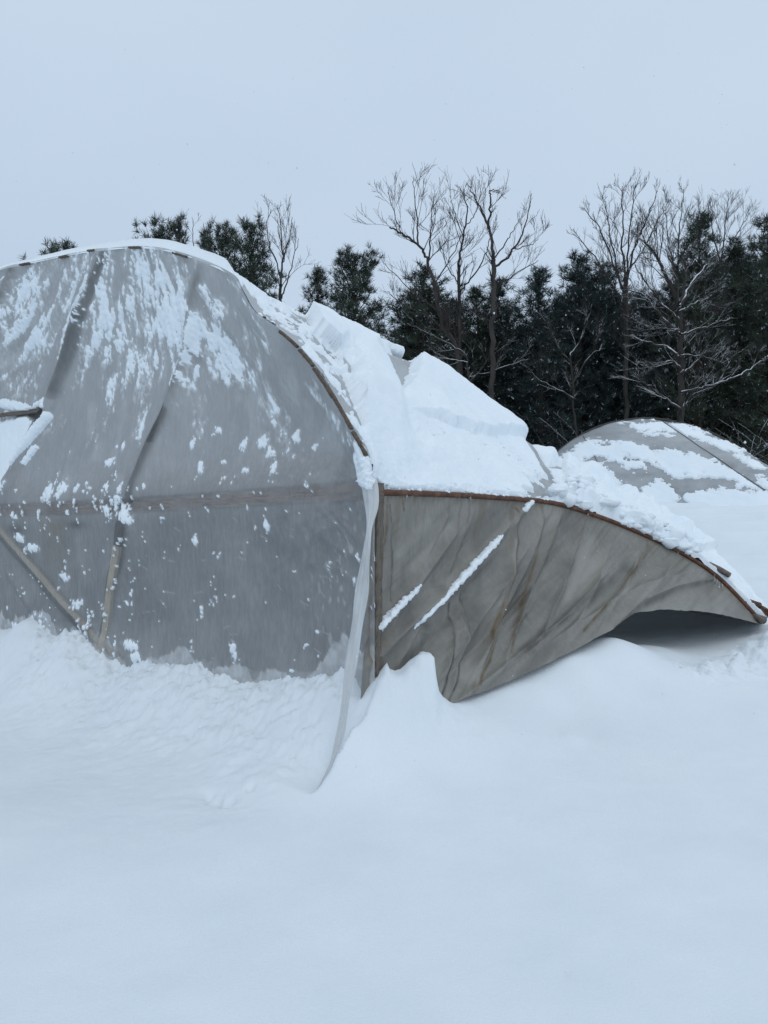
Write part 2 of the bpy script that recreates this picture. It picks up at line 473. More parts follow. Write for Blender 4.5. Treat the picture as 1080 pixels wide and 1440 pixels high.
def ground_z(X, Y, detail=True):
    sh = X.shape; x, y = X.ravel(), Y.ravel()
    out = np.empty(len(x))
    for i in range(0, len(x), 20000):
        xs, ys = np.clip(x[i:i + 20000], -22, 22), np.clip(y[i:i + 20000], 0.8, 26)
        out[i:i + 20000] = _ker(np.hypot(xs[:, None] - ctl[None, :, 0], ys[:, None] - ctl[None, :, 1])) @ _w[:_n] + _w[_n]
    far = np.maximum(np.maximum(np.abs(x) - 18, y - 24), 0)
    out = out + (1.0 - out) * sst(0, 25, far)
    if detail:
        rel0, rel1 = x - C0[0], y - C0[1]
        p = rel0 * NW[0] + rel1 * NW[1]; d = rel0 * OUT[0] + rel1 * OUT[1]
        # cleft along the loose plastic strip
        k = np.where((d > -0.1) & (d < 0.70), np.sin(np.clip((d + 0.1) / 0.80, 0, 1) * math.pi) ** 1.1, 0)
        cl = -0.20 * k * np.exp(-np.maximum(p, 0) / 0.30) * sst(-0.085, -0.045, p + 0.02 * vn(d * 9, p * 0, 3))
        out = out + cl + 0.05 * k * np.where(p <= -0.06, np.exp(p / 0.2), 0)
        # crumbly bank against the end wall
        wl = np.exp(-np.maximum(d, 0) / 0.55) * sst(-0.05, 0.25, p) * sst(-0.7, -0.05, d)
        out = out + wl * (0.06 * fbm(x * 5, y * 5, 5, 3) + 0.065 * np.abs(fbm(x * 12, y * 12, 9, 3)) + 0.030 * fbm(x * 30, y * 30, 11, 2) * sst(0.05, 0.5, wl))
        # lumpy peaks in front of the side plastic
        g = np.exp(-(((x - 0.18) / 0.33) ** 2 + ((y - 5.02) / 0.22) ** 2))
        mu = np.array([470, 500, 512, 520, 532, 545, 547.5, 553, 562, 575, 584, 592, 605, 611, 613, 616, 624, 640, 670]); mv = np.array([1000, 985, 970, 958, 943, 931, 941, 946, 944, 934, 926, 921, 923, 929, 948, 972, 987, 996, 1000])
        zp = CAMZ + (HOR - np.interp(x + 0.006 * vn(y * 30, x * 30, 29), (mu - 540) / F * 5.12, mv)) / F * 5.12
        yr = 5.05 + 0.10 * sst(0, 0.3, x)
        wy = np.where(y < yr, np.exp(-((y - yr) / 0.17) ** 2), np.exp(-((y - yr) / 0.3) ** 2))
        wx = sst(-.26, -.16, x) * sst(.56, .42, x)
        out = out + np.maximum(zp - out, -0.03) * wy * wx
        out = out + g * (0.05 * fbm(x * 7, y * 7, 21, 3) + 0.02 * fbm(x * 24, y * 24, 23, 2))
        # rough trail of broken snow at the right
        dd, pr = seg_dist(x, y, [(2.55, 6.35), (2.9, 6.55), (3.3, 6.85), (3.8, 7.3), (4.6, 8.0)])
        tr = np.exp(-(dd / (0.14 + 0.12 * pr)) ** 2)
        out = out + tr * (0.02 + 0.08 * fbm(x * 8, y * 8, 31, 3) + 0.08 * np.abs(fbm(x * 20, y * 20, 33, 3)))
        # faint dimples
        for (u, v, Y0, r, dp) in ((303, 1124, 4.50, 0.032, 0.09), (321, 1129, 4.45, 0.034, 0.10), (294, 1112, 4.58, 0.03, 0.045), (352, 1112, 4.56, 0.025, 0.03), (622, 1203, 3.85, 0.012, 0.012), (797, 1357, 2.8, 0.012, 0.01), (803, 1039, 5.2, 0.07, -0.02)):
            q = pix(u, v, Y0)
            out = out - dp * np.exp(-(((x - q[0]) ** 2 + ((y - q[1]) / 1.3) ** 2) / r ** 2))
        # soft wind relief and ripples over the buried hoops
        out = out + 0.02 * fbm(x * 0.8, y * 1.1, 41, 3) + 0.003 * fbm(x * 6, y * 9, 43, 3)
        rp = sst(9.2, 11, y) * sst(2.6, 4, x) * (1 - sst(14.2, 15.5, y))
        out = out + rp * (0.085 * np.sin((y + 0.33 * x + 0.2 * vn(x * .7, y * .7, 3)) * 2 * math.pi / 0.62) + 0.03 * fbm(x * 2, y * 2, 47, 3))
        lm = sst(13.0, 14.2, y) * (1 - sst(16, 17, y)) * sst(3.5, 4.5, x)
        out = out + lm * (0.04 * np.abs(fbm(x * 2.2, y * 2.2, 51, 3)) + 0.02 * fbm(x * 6, y * 6, 53, 2))
    return out.reshape(sh)

def axis(stops):
    a = []
    for (x0, x1, st) in stops:
        a.append(np.arange(x0, x1, st))
    a.append([stops[-1][1]])
    return np.concatenate(a)
gx = axis([(-600, -60, 60), (-60, -12, 4), (-12, -5.6, .4), (-5.6, -3.2, .05), (-3.2, 1.2, .0175), (1.2, 4.4, .024), (4.4, 9, .08), (9, 20, .5), (20, 60, 4), (60, 601, 60)])
gy = axis([(-60, -5, 5), (-5, 1.2, .4), (1.2, 4, .04), (4, 6.9, .0175), (6.9, 9, .03), (9, 16, .06), (16, 28, .4), (28, 60, 4), (60, 901, 60)])
GX, GY = np.meshgrid(gx, gy, indexing='ij')
GZ = ground_z(GX, GY)
ground = mesh_obj("snow_ground", np.stack([GX, GY, GZ], -1), gfaces(len(gx), len(gy)), M_SNOW)
tag(ground, "smooth deep snow covering the ground, banked against the greenhouse", None, None, "structure")

# ------------------------------------------------------------------ the collapsed greenhouse
gh = empty("greenhouse", (C0[0], C0[1], 0.0), "collapsed plastic hoop greenhouse in the foreground with its side wall billowing out to the right", "greenhouse")

# --- end wall plastic
pp = np.concatenate([np.linspace(float(_ap[0]) + .001, 4.9, 420), np.linspace(5.0, 2 * HALF, 40)])
ww = np.linspace(0, 1, 300)
PP = np.repeat(pp[:, None], len(ww), 1)
ZB = 0.15
ZZ = ZB + (zarch(PP) - ZB) * ww[None, :]
base = wall_pt(PP, ZZ)
U, Vv = proj(base)
BEAM = [(-200, 728), (0, 718), (180, 711), (350, 700), (510, 689)]
WFOLDS = [  # photo polyline, width px, relief m
    ([(140, 352), (122, 400), (92, 465), (62, 540), (45, 585), (5, 680)], 9, 0.035),
    ([(22, 372), (0, 410), (-40, 500)], 8, 0.03),
    ([(276, 372), (262, 430), (248, 490), (222, 575), (204, 622), (182, 715)], 8, 0.028),
    ([(182, 715), (160, 800), (138, 915)], 7, 0.028), ([(-20, 722), (30, 790), (90, 862), (150, 920)], 8, 0.03),
    ([(0, 800), (60, 900)], 5, 0.012),
    ([(288, 380), (300, 440), (335, 500), (352, 540)], 10, 0.02), ([(335, 400), (380, 500), (400, 600)], 16, 0.012),
    ([(505, 688), (470, 735), (430, 760), (395, 700)], 6, 0.010), ([(510, 700), (490, 760), (440, 700), (415, 690)], 5, 0.010),
    ([(516, 770), (480, 735), (450, 690)], 5, 0.012), ([(514, 790), (470, 770), (430, 735)], 6, 0.012), ([(510, 830), (470, 800), (420, 790)], 6, 0.008),
    ([(255, 352), (248, 420)], 6, 0.014), ([(225, 352), (212, 430)], 7, 0.014), ([(180, 352), (160, 430)], 7, 0.014), ([(100, 365), (45, 470)], 8, 0.015), ([(70, 370), (0, 480)], 8, 0.015)]
beamz = wall_pix([b[0] for b in BEAM], [b[1] for b in BEAM])
def beam_z(p):
    o = np.argsort(beamz[0]); return np.interp(p, beamz[0][o], beamz[1][o])
bz = beam_z(PP)
D = np.zeros_like(PP)
up = np.clip((ZZ - bz) / np.maximum(zarch(PP) - bz, 0.05), 0, 1)
lo = np.clip((bz - ZZ) / (bz - ZB), 0, 1)
edge = sst(0, 0.35, PP)
D += -0.20 * np.sin(up * math.pi) * (ZZ > bz) * edge * sst(0.1, 1.0, zarch(PP) - bz)
D += -0.07 * np.sin(lo * math.pi) * (ZZ <= bz) * edge
pin = edge * np.clip(np.minimum(1, (1 - ww[None, :]) * 8), 0, 1)
D += pin * (0.025 * fbm(PP * 1.3, ZZ * 1.0, 61, 3) + 0.010 * fbm(PP * 6, ZZ * 2.0, 63, 3) + 0.012 * (0.4 - np.abs(fbm(PP * 3.1 + 0.8 * ZZ, ZZ * 0.9, 65, 2))))
for pts, wd, am in WFOLDS:
    dd, pr = seg_dist(U, Vv, pts)
    wob = wd * (1 + 0.35 * vn(pr * 9, pr * 0 + am * 100, 7))
    D += am * 1.5 * np.exp(-(dd / wob) ** 2) * np.sin(np.clip(pr, 0.04, 0.96) * math.pi) ** 0.35
for pts, wd, am in (([(140, 352), (122, 400), (92, 465), (62, 540), (45, 585), (5, 680)], 34, .10), ([(22, 372), (0, 410), (-40, 500)], 30, .08), ([(276, 372), (262, 430), (248, 490), (222, 575), (204, 622), (182, 715)], 36, .085),
                    ([(182, 715), (160, 800), (138, 915)], 26, .05), ([(330, 392), (372, 480), (410, 580), (428, 690)], 40, .05)):
    dd, pr = seg_dist(U, Vv, pts); D += pin * am * np.exp(-dd / wd) * np.sin(np.clip(pr, 0.06, 0.94) * math.pi) ** 0.3
D *= 1 - 0.85 * np.exp(-((ZZ - bz) / 0.10) ** 2)          # the rail holds the plastic
# tension wrinkles fanning from the upper edge
ang = np.arctan2(U - 200, Vv - 215 - 80 * sst(170, 10, U))
rr = np.hypot(U - 200, Vv - 215)
fan = sst(520, 240, rr) * (ZZ > bz)
D += fan * pin * 0.016 * fbm(ang * 26, rr * 0.004, 71, 3)
angc = np.arctan2(Vv - 690, 530 - U); rc = np.hypot(U - 530, Vv - 690)
D += pin * sst(330, 40, rc) * sst(0, 30, rc) * 0.012 * fbm(angc * 18, rc * 0.006, 73, 3)
# masks: R frost, G tan, B dark
frost = np.zeros_like(PP); tanm = np.zeros_like(PP); dark = np.zeros_like(PP)
sl = np.interp(PP, _sp, _sz)
band = 0.10 + 0.09 * vn(PP * 3.1, PP * 0, 81) + 0.05 * vn(PP * 11, PP * 0, 83) + 0.02 * vn(PP * 37, PP * 0, 85)
fb = sst(0.012, -0.006, ZZ - sl - band)
frost = np.maximum(frost, fb * (0.62 + 0.25 * fbm(PP * 22, ZZ * 22, 87, 3)))
haze = 0.34 * sst(-0.15, 0.35, ZZ - bz) + 0.18 * fan
frost = np.maximum(frost, haze + 0.14 * sst(0.1, .6, fbm(PP * 5, ZZ * 3, 89, 4)))
for k in range(70):         # rubbed scratches in the lower panel
    r_ = np.random.RandomState(500 + k)
    u0, v0 = r_.uniform(190, 500), r_.uniform(740, 950)
    if k % 2: continue
    if k > 40: u0, v0 = r_.uniform(0, 520), r_.uniform(560, 900)
    an = r_.normal(0.35, 0.35); L = r_.uniform(4, 16)
    u1, v1 = u0 + L * math.cos(an), v0 + L * math.sin(an)
    m_ = (np.abs(U - u0) < 30) & (np.abs(Vv - v0) < 30)
    if m_.any():
        dd, _ = seg_dist(U[m_], Vv[m_], [(u0, v0), (u1, v1)])
        frost[m_] = np.maximum(frost[m_], 0.4 * np.exp(-(dd / 0.9) ** 2))
spk = sst(0.30, 0.55, fbm(PP * 30, ZZ * 14, 91, 3)) * sst(130, 20, np.hypot((U - 500), (Vv - 850) * 0.6))
frost = np.maximum(frost, 0.5 * spk)
dd, pr = seg_dist(U, Vv, [(222, 562), (206, 618)]); dark = np.maximum(dark, 0.95 * np.exp(-(dd / 4.0) ** 4) * sst(0, .1, pr) )
dd, pr = seg_dist(U, Vv, [(250, 470), (262, 500)]); dark = np.maximum(dark, 0.55 * np.exp(-(dd / 11.0) ** 2))
for q in (([(62, 545), (92, 470), (120, 405)], .5, 6), ([(40, 590), (8, 670)], .55, 7), ([(0, 572), (45, 577)], .8, 8)):
    dd, pr = seg_dist(U, Vv, q[0]); dark = np.maximum(dark, q[1] * np.exp(-(dd / q[2]) ** 2) * (0.6 + 0.4 * fbm(U * .1, Vv * .1, 5, 2)))
tp_ = poly_sd(U, Vv, [(0, 577), (36, 570), (50, 574), (48, 584), (34, 602), (27, 600), (27, 588), (14, 581), (0, 583)])
dark = np.maximum(dark, 0.85 * sst(-1.5, 1.5, tp_)); frost = frost * (1 - sst(-2, 2, tp_)); D -= 0.05 * sst(-2, 5, tp_)
tanm = np.maximum(tanm, 0.45 * np.exp(-((U - 72) / 18) ** 4) * sst(715, 740, Vv) * sst(830, 740, Vv) * (0.7 + 0.5 * fbm(U * .15, Vv * .05, 6, 3)))
tanm = np.maximum(tanm, 0.5 * np.exp(-(((U - 362) / 14) ** 2 + ((Vv - 487) / 4) ** 2)))
dark = np.maximum(dark, 0.5 * np.exp(-(((U - 22) / 12) ** 2 + ((Vv - 745) / 7) ** 2)) + 0.6 * np.exp(-(((U - 105) / 12) ** 2 + ((Vv - 738) / 6) ** 2)))
WALL = base + D[..., None] * OUT

# --- wood behind the plastic
def wall_line(pts, d):
    p, z = wall_pix([q[0] for q in pts], [q[1] for q in pts])
    return wall_pt(p, z, np.full(len(pts), d))
V_, f_ = plank(wall_line([(-300, 733)] + BEAM[1:], -0.045), (0, 0, 1), 0.115, 0.04, 0.002, 1, 40)
mesh_obj("cross_board", V_, f_, M_BOARD, gh, False)
def behind(pts, d):
    P = crom(np.array(pts, float), np.linspace(0, len(pts) - 1, 12)); out = []
    p, z = wall_pix(P[:, 0], P[:, 1])
    for a, b in zip(p, z):
        i = np.argmin((PP - a) ** 2 + (ZZ - b) ** 2); dd = D.ravel()[i] if ZB < b < zarch(a) and a < 4.9 else 0.0
        out.append(wall_pt(np.array(a), np.array(b), np.array(dd + d)))
    return np.array(out)
def stud(pts, mat, w=0.05, d=-0.066, name="stud"):
    V_, f_ = plank(behind(pts, d + 0.006), NW, w, 0.04, 0.001, 2, 12)
    return mesh_obj(name, V_, f_, mat, gh, False)
stud([(150, 356), (118, 420), (60, 560), (0, 700), (-60, 860)], M_STUD)
stud([(284, 374), (250, 480), (205, 620), (180, 706)], M_STUD)
stud([(180, 716), (165, 770)], M_STUD)
stud([(166, 768), (150, 850), (136, 925)], M_TAN, 0.075, -0.045)
stud([(20, 374), (-60, 540), (-140, 720)], M_STUD)
stud([(430, 700), (428, 980)], M_STUD, 0.09, -0.1)
V_, f_ = plank(behind([(-30, 712), (40, 800), (100, 872), (160, 930)], -0.05), NW, 0.06, 0.03, 0.001, 3, 12)
mesh_obj("diagonal_brace", V_, f_, M_TAN, gh, False)
# broken board ends in the tear at the left edge
tb = MB()
for (u0, v0, u1, v1, w, sd) in ((-40, 584, 44, 573, .035, 1),):
    V_, f_ = plank(behind([(u0, v0), (u1, v1)], 0.03), (0, 0, 1), w, 0.025, 0.004, sd); tb.add(V_, f_)
tb.build("broken_board", M_POST, gh, False)

# --- corner post
V_, f_ = plank([C0 + np.array([0.02, 0.06, 0.2]), C0 + np.array([0.015, 0.05, 1.0]), C0 + np.array([0.03, 0.06, 1.93])], NW, 0.085, 0.07, 0.007, 5, 60)
mesh_obj("corner_post", V_, f_, M_POST, gh, False)

# --- eave curve, hem curve, roof control net
ROOF = [  # eave, two between, ridge
    [(527, 690, 5.0), (497, 601, 5.08), (428, 494, 5.28), (324, 384, 5.73)],
    [(600, 692, 5.57), (582, 622, 6.15), (535, 535, 6.9), (438, 462, 7.3)],
    [(690, 697, 6.4), (672, 640, 7.1), (640, 580, 8.0), (585, 524, 8.6)],
    [(775, 705, 7.05), (766, 681, 7.7), (755, 654, 8.4), (738, 630, 9.1)],
    [(840, 724, 7.45), (842, 716, 8.0), (846, 708, 8.6), (850, 703, 9.2)],
    [(900, 748, 7.75), (911, 746, 8.1), (922, 743, 8.5), (936, 741, 8.9)],
    [(960, 777, 7.85), (969, 777, 8.1), (977, 776, 8.4), (986, 776, 8.6)],
    [(1012, 812, 7.8), (1018, 811, 7.95), (1024, 810, 8.1), (1030, 810, 8.25)],
    [(1072, 874, 7.5), (1074, 872, 7.6), (1076, 871, 7.7), (1078, 870, 7.8)]]
net = np.array([[pix(*q) for q in row] for row in ROOF])
back = []
for i, row in enumerate(net):
    r_ = row[-1]
    if i == 0:
        bk = [wall_pt(np.array(p), zarch(np.array(p)) + 0.0) for p in (3.4, 6.6)] + [wall_pt(np.array(2 * HALF), np.array(0.3))]
    elif i == 1:
        bk = [np.array([-2.4, 8.3, 3.25]), np.array([-4.8, 9.6, 2.5]), np.array([-7.0, 10.8, 0.2])]
    else:
        h = r_[2]; bk = [r_ + 1.4 * NW * 1.0 + np.array([0, 0.2, -0.28 * (h - 0.3)]), r_ + 3.0 * NW + np.array([0, .4, -0.65 * (h - .3)]), r_ + 4.4 * NW + np.array([0, .6, -(h - 0.2)])]
    if i >= 5:
        bk = [[(2.9, 9.4, 1.3), (2.4, 10, .8), (2, 10.4, .3)], [(3.3, 9.0, 1.1), (3.0, 9.5, .7), (2.7, 9.9, .3)], [(3.6, 8.6, .9), (3.4, 9, .6), (3.2, 9.3, .35)], [(3.85, 8.0, .62), (3.8, 8.2, .5), (3.7, 8.4, .35)]][i - 5]
        bk = [np.array(q, float) for q in bk]
    back.append(bk)
net = np.concatenate([net, np.array(back)], 1)          # 9 x 7 x 3
EAVE = net[:, 0]
def eave(a): return crom(EAVE, np.asarray(a, float))

def roof_eval(aa, bb):
    G = crom(net, aa)                                    # na x 7 x 3
    G = crom(np.swapaxes(G, 0, 1), bb)                   # nb x na x 3
    return np.swapaxes(G, 0, 1)
aa = np.concatenate([np.linspace(0, 4, 260, endpoint=False), np.linspace(4, 8, 160)])
bb = np.concatenate([np.linspace(0, 3, 260, endpoint=False), np.linspace(3, 6, 60)])
# make the first row follow the arch exactly
arch_b = np.interp(bb, [0, 1, 2, 3, 4, 5, 6], [float(_ap[0]) + .001] + [float(wall_pix(*ROOF[0][k][:2])[0]) for k in (1, 2, 3)] + [3.4, 6.6, 2 * HALF])
G = roof_eval(aa, bb)
a0 = wall_pt(arch_b, np.where(bb > 5, np.interp(bb, [5, 6], [float(zarch(6.6)), 0.3]), zarch(arch_b)))
wgt = np.exp(-(aa / 0.35) ** 2)[:, None, None]
G = G + wgt * (a0 - G[0])[None]
nr = gnormals(G)
if nr[100, 100, 2] < 0: nr = -nr
AA = np.repeat(aa[:, None], len(bb), 1); BB = np.repeat(bb[None, :], len(aa), 0)
G = G + nr * (0.03 * fbm(AA * 2.5, BB * 2.5, 101, 3) * sst(0, .5, AA) * sst(0, .4, BB))[..., None]
RU, RV = proj(G)
fr = 0.35 + 0.3 * fbm(G[..., 0] * 5, G[..., 2] * 5, 103, 4)
RM = np.clip(np.stack([fr, 0 * fr, 0.35 * sst(.1, .5, fbm(G[..., 0] * 3, G[..., 1] * 3, 105, 3))], -1), 0, 1)
mesh_obj("roof_plastic", G, gfaces(len(aa), len(bb)), M_ROOFFILM, gh, attrs={"mask": RM.reshape(-1, 3)})

# --- snow on the roof: real thickness over the roof surface
gapA = [(533, 500), (556, 498), (580, 510), (568, 540), (561, 551), (553, 540), (545, 520)]
gapB = [(478, 497), (493, 512), (497, 545), (487, 528)]
stripA = [(322, 378), (352, 396), (395, 416), (428, 436), (440, 470), (474, 500), (486, 540), (506, 588), (521, 640), (525, 690), (505, 700), (300, 385)]
stripA2 = [(352, 400), (395, 424), (428, 452), (452, 492), (475, 525), (497, 572), (518, 622), (527, 650), (520, 690), (440, 600), (330, 400)]
bare2 = [(742, 676), (776, 678), (778, 706), (742, 702)]
rn = fbm(G[..., 0] * 6, G[..., 1] * 6, 111, 4, z=G[..., 2] * 6)
rn2 = fbm(G[..., 0] * 22, G[..., 1] * 22, 113, 3, z=G[..., 2] * 22)
rpx = 12 * rn + 5 * rn2                                  # ragged edges, in photo pixels at this range
T = np.full(AA.shape, 0.17)
T = T * (0.95 + 0.12 * rn)
ledge = [(430, 520), (500, 570), (545, 585), (600, 592), (640, 606), (690, 617), (742, 618), (800, 628)]
ly = np.interp(RU + 0, [q[0] for q in ledge], [q[1] for q in ledge])
lj = RV - ly + 1.0 * rn2 + 7 * rn
shp = sst(560, 625, RU)
below = sst(-1, 1.5, lj) * shp + sst(-45, 55, lj) * (1 - shp)
thin = 0.05 + 0.02 * rn + 0.012 * rn2
T = np.where((RU > 500) & (RU < 790), T * (1 - below * 0.72) , T)
# a crease running down the big slab
dd, pr = seg_dist(RU, RV, [(556, 548), (562, 575), (578, 612), (600, 625)]); T = T - 0.035 * np.exp(-(dd / 5) ** 2)
dd, pr = seg_dist(RU, RV, [(735, 610), (755, 640), (778, 682)]); T = T - 0.06 * np.exp(-(dd / 4) ** 2)
T = np.minimum(T, 0.022 * (-poly_sd(RU, RV, gapA) + 0.6 * rpx) / 1.5)
T = np.minimum(T, 0.02 * (-poly_sd(RU, RV, gapB) + 0.5 * rpx) / 1.5)
sA = poly_sd(RU, RV, stripA)
part = np.minimum(0.03, 0.004 * (rpx * 1.6 + 0.5))        # scraps of snow on the bare edge
T = np.where(sA > 0, np.minimum(T, np.maximum(0.02 * (2 - sA + 0.5 * rpx), part)), T)
T = np.minimum(T, 0.006 * (-poly_sd(RU, RV, bare2) + 1.3 * rpx))
T = np.where(AA < 3.1, np.minimum(T, 0.02 + 0.30 * (BB - 0.03 + 0.03 * rn2) + 0.06 * rn + .02 * rn2), T)         # thins to the eave
T = np.where((BB < 0.05 + 0.03 * rn) & (AA < 3.2), -0.01, T)
clod = sst(2.9, 3.2, AA) * sst(6.3, 5.6, AA)
c3 = fbm(G[..., 0] * 3.2, G[..., 1] * 3.2, 117, 3, z=G[..., 2] * 3.2)
T = T + clod * (0.22 * np.abs(c3) + 0.03 * rn - 0.05)
T = np.where(AA >= 3.1, np.minimum(T, 0.005 + BB * (0.35 + 2.2 * np.abs(c3)) + 0.03 * rn2 + 0.03 * rn), T)
T = np.where(AA > 6.2, np.minimum(T, 0.06 + 0.05 * rn), T)
lip = (BB > 3.0) & (AA < 0.5)
T = np.where(lip, np.minimum(np.maximum(T * 0.5, 0.045), 0.085) * (1 - 0.3 * sst(4.0, 5, BB)), T)
T = T * sst(6.0, 5.5, BB) * np.where(BB > 2.6, sst(0.0, 0.012, AA), sst(0.0, 0.05, AA + 0.03 + 0.02 * rn2)) - 0.002
keep = T > 0
off = np.where(keep, T, -0.02)
SN = G + (nr * 0.75 + np.array([0, 0, 0.25])) * off[..., None]
rel = (rn2 * 0.004 + fbm(G[..., 0] * 55, G[..., 1] * 55, 115, 2, z=G[..., 2] * 55) * 0.004)
SN = SN + nr * (np.where(keep, rel, 0))[..., None]
f_ = gfaces(len(aa), len(bb), keep)
V_, f_, _ = compact(SN.reshape(-1, 3), f_)
o = mesh_obj("roof_snow", V_, f_, M_CRUST)
tag(o, "thick cracked slabs of snow lying on the collapsed greenhouse roof", "snow", None, "stuff")

# a loose slab perched on the crest
def blob_slab(name, path, w, th, seed, label, cat="snow slab", rough=1.0, mat=None, flatten=0.55):
    P = crom(np.array(path), np.linspace(0, len(path) - 1, 90)); n = len(P); k = 24
    Tn = np.gradient(P, axis=0); Tn /= np.linalg.norm(Tn, axis=1, keepdims=True)
    up_ = np.array([0, 0, 1.0]); sd = np.cross(Tn, up_); sd /= np.linalg.norm(sd, axis=1, keepdims=True); nn = np.cross(sd, Tn)
    s = np.linspace(0, 1, n); prof = np.minimum(1, np.minimum(s, 1 - s) * 7) ** 0.5
    an = np.linspace(0, 2 * math.pi, k, endpoint=False)
    V = np.zeros((n, k, 3))
    for i in range(n):
        ws = np.interp(s[i], np.linspace(0, 1, len(w)), w) * prof[i] if isinstance(w, (list, tuple)) else w * prof[i]
        V[i] = P[i] + sd[i] * (np.sign(np.cos(an)) * np.abs(np.cos(an)) ** 0.7 * ws)[:, None] + nn[i] * (np.sign(np.sin(an)) * np.abs(np.sin(an)) ** flatten * th * prof[i])[:, None]
    q = V.reshape(-1, 3); nrm = (V - P[:, None]).reshape(-1, 3); nrm /= np.linalg.norm(nrm, axis=1, keepdims=True) + 1e-9
    fq = 1.2 / max(th, 0.01)
    rg = rough
    q = q + nrm * rg * (th * 0.38 * fbm(q[:, 0] * fq * .6, q[:, 1] * fq * .6, seed, 3, z=q[:, 2] * fq * .6) + th * .2 * fbm(q[:, 0] * fq * 2.5, q[:, 1] * fq * 2.5, seed + 5, 2, z=q[:, 2] * fq * 2.5))[:, None]
    f = []
    for i in range(n - 1):
        for j in range(k):
            a = i * k + j; b = i * k + (j + 1) % k; f.append((a, a + k, b + k, b))
    f.append(tuple(range(k))); f.append(tuple((n - 1) * k + j for j in range(k - 1, -1, -1)))
    o = mesh_obj(name, q, f, mat or M_CRUST)
    return tag(o, label, cat)
blob_slab("snow_slab", [pix(490, 475, 8.35), pix(515, 483, 8.4), pix(540, 494, 8.5), pix(560, 502, 8.6)], 0.22, 0.075, 131, "loose rounded snow slab tipped over the crest of the collapsed roof")

# --- crumbled lumps of snow along the eave and below the ledge
def lump(c, r, rng):
    k1, k2 = 10, 7
    th_ = np.linspace(0.02, math.pi - 0.02, k2)[:, None]; ph_ = np.linspace(0, 2 * math.pi, k1, endpoint=False)[None, :]
    q = np.stack([np.sin(th_) * np.cos(ph_), np.sin(th_) * np.sin(ph_), np.cos(th_) + 0 * ph_], -1).reshape(-1, 3)
    q = q * (1 + 0.75 * fbm(q[:, 0] * 1.3 + rng.uniform(0, 50), q[:, 1] * 1.3, 7, 3, z=q[:, 2] * 1.3))[:, None]
    q = q * np.array([rng.uniform(.8, 1.5), rng.uniform(.8, 1.3), rng.uniform(.55, .85)]) * r + c
    f = [(i * k1 + j, (i + 1) * k1 + j, (i + 1) * k1 + (j + 1) % k1, i * k1 + (j + 1) % k1) for i in range(k2 - 1) for j in range(k1)]
    return q, f
rng = np.random.RandomState(44); rb = MB()
Tn_ = np.where(T > 0, T, 0)
for i in range(330):
    if i < 210: a_, b_ = rng.uniform(3.05, 6.3), abs(rng.normal(0, .35)); r_ = rng.uniform(.012, .05) if rng.uniform() < .85 else rng.uniform(.05, .085)
    elif i < 270: a_, b_ = rng.uniform(0.3, 3.1), abs(rng.normal(0.02, .05)); r_ = rng.uniform(.006, .02)
    else: a_, b_ = rng.uniform(1.0, 2.9), rng.uniform(1.0, 1.7); r_ = rng.uniform(.006, .022)
    ia_ = np.argmin(np.abs(aa - a_)); ib_ = np.argmin(np.abs(bb - min(b_, 2.9)))
    c_ = G[ia_, ib_] + np.array([0, 0, Tn_[ia_, ib_] + r_ * 0.3])
    V_, f_ = lump(c_, r_, rng); rb.add(V_, f_)
o = rb.build("snow_rubble", M_CRUST)
tag(o, "crumbled lumps of snow along the eave of the collapsed roof", "snow", None, "stuff")

# --- eave pipe and battens
ea = eave(np.concatenate([np.linspace(0.02, 6, 60), np.linspace(6.1, 8, 30)]))
V_, f_ = tube(ea + np.array([0, 0, -0.012]), 0.022, 10); PIPE = mesh_obj("eave_pipe", V_, f_, M_RUST, gh)
# arch battens: short wooden strips following the end hoop
seglist = [(0.03, 0.14), (0.15, 0.30), (0.305, 0.47), (0.48, 0.60), (0.62, 0.78), (1.75, 1.9), (2.3, 2.44), (2.9, 3.0), (3.3, 3.42), (3.9, 4.05), (4.6, 4.8)]
L0 = np.linspace(0, 5.5, 400)
for i, (s0, s1) in enumerate(seglist):
    p = np.linspace(s0, s1, 10)
    z = zarch(p)
    path = wall_pt(p, z - 0.018 + 0.008 * math.sin(i * 2.1), np.full(10, 0.018))
    V_, f_ = plank(path, OUT, 0.028, 0.014 if s0 > 1 else 0.019, 0.002, 40 + i); mesh_obj("batten", V_, f_, M_BATTEN, gh, False)

# --- side plastic, torn free and billowing
HEM = [(505, 1010, 4.96), (560, 1015, 5.1), (632, 992, 5.25), (720, 957, 5.65), (800, 918, 6.0), (866, 884, 6.4), (920, 859, 6.75), (1000, 861, 7.0), (1070, 878, 7.4)]
hem = np.array([pix(*h) for h in HEM])
sa = np.linspace(0, 8, 620); sb = np.linspace(0, 1, 220)
E_ = eave(sa) + np.array([0, 0, -0.03]); H_ = crom(hem, sa)
SB = np.repeat(sb[None, :], len(sa), 0); SA = np.repeat(sa[:, None], len(sb), 1)
SG = E_[:, None] * (1 - SB[..., None]) + H_[:, None] * SB[..., None]
bow = np.interp(sa, [0, 1, 2, 3, 4, 5, 6, 7, 8], [0, .02, .06, .16, .2, .17, .1, .05, 0])
inw = np.array([-0.55, 0.83, 0.0])
SG = SG + (np.sin(SB * math.pi) * bow[:, None])[..., None] * inw
sn = gnormals(SG)
if sn[200, 100, 1] > 0: sn = -sn
SU, SV = proj(SG)
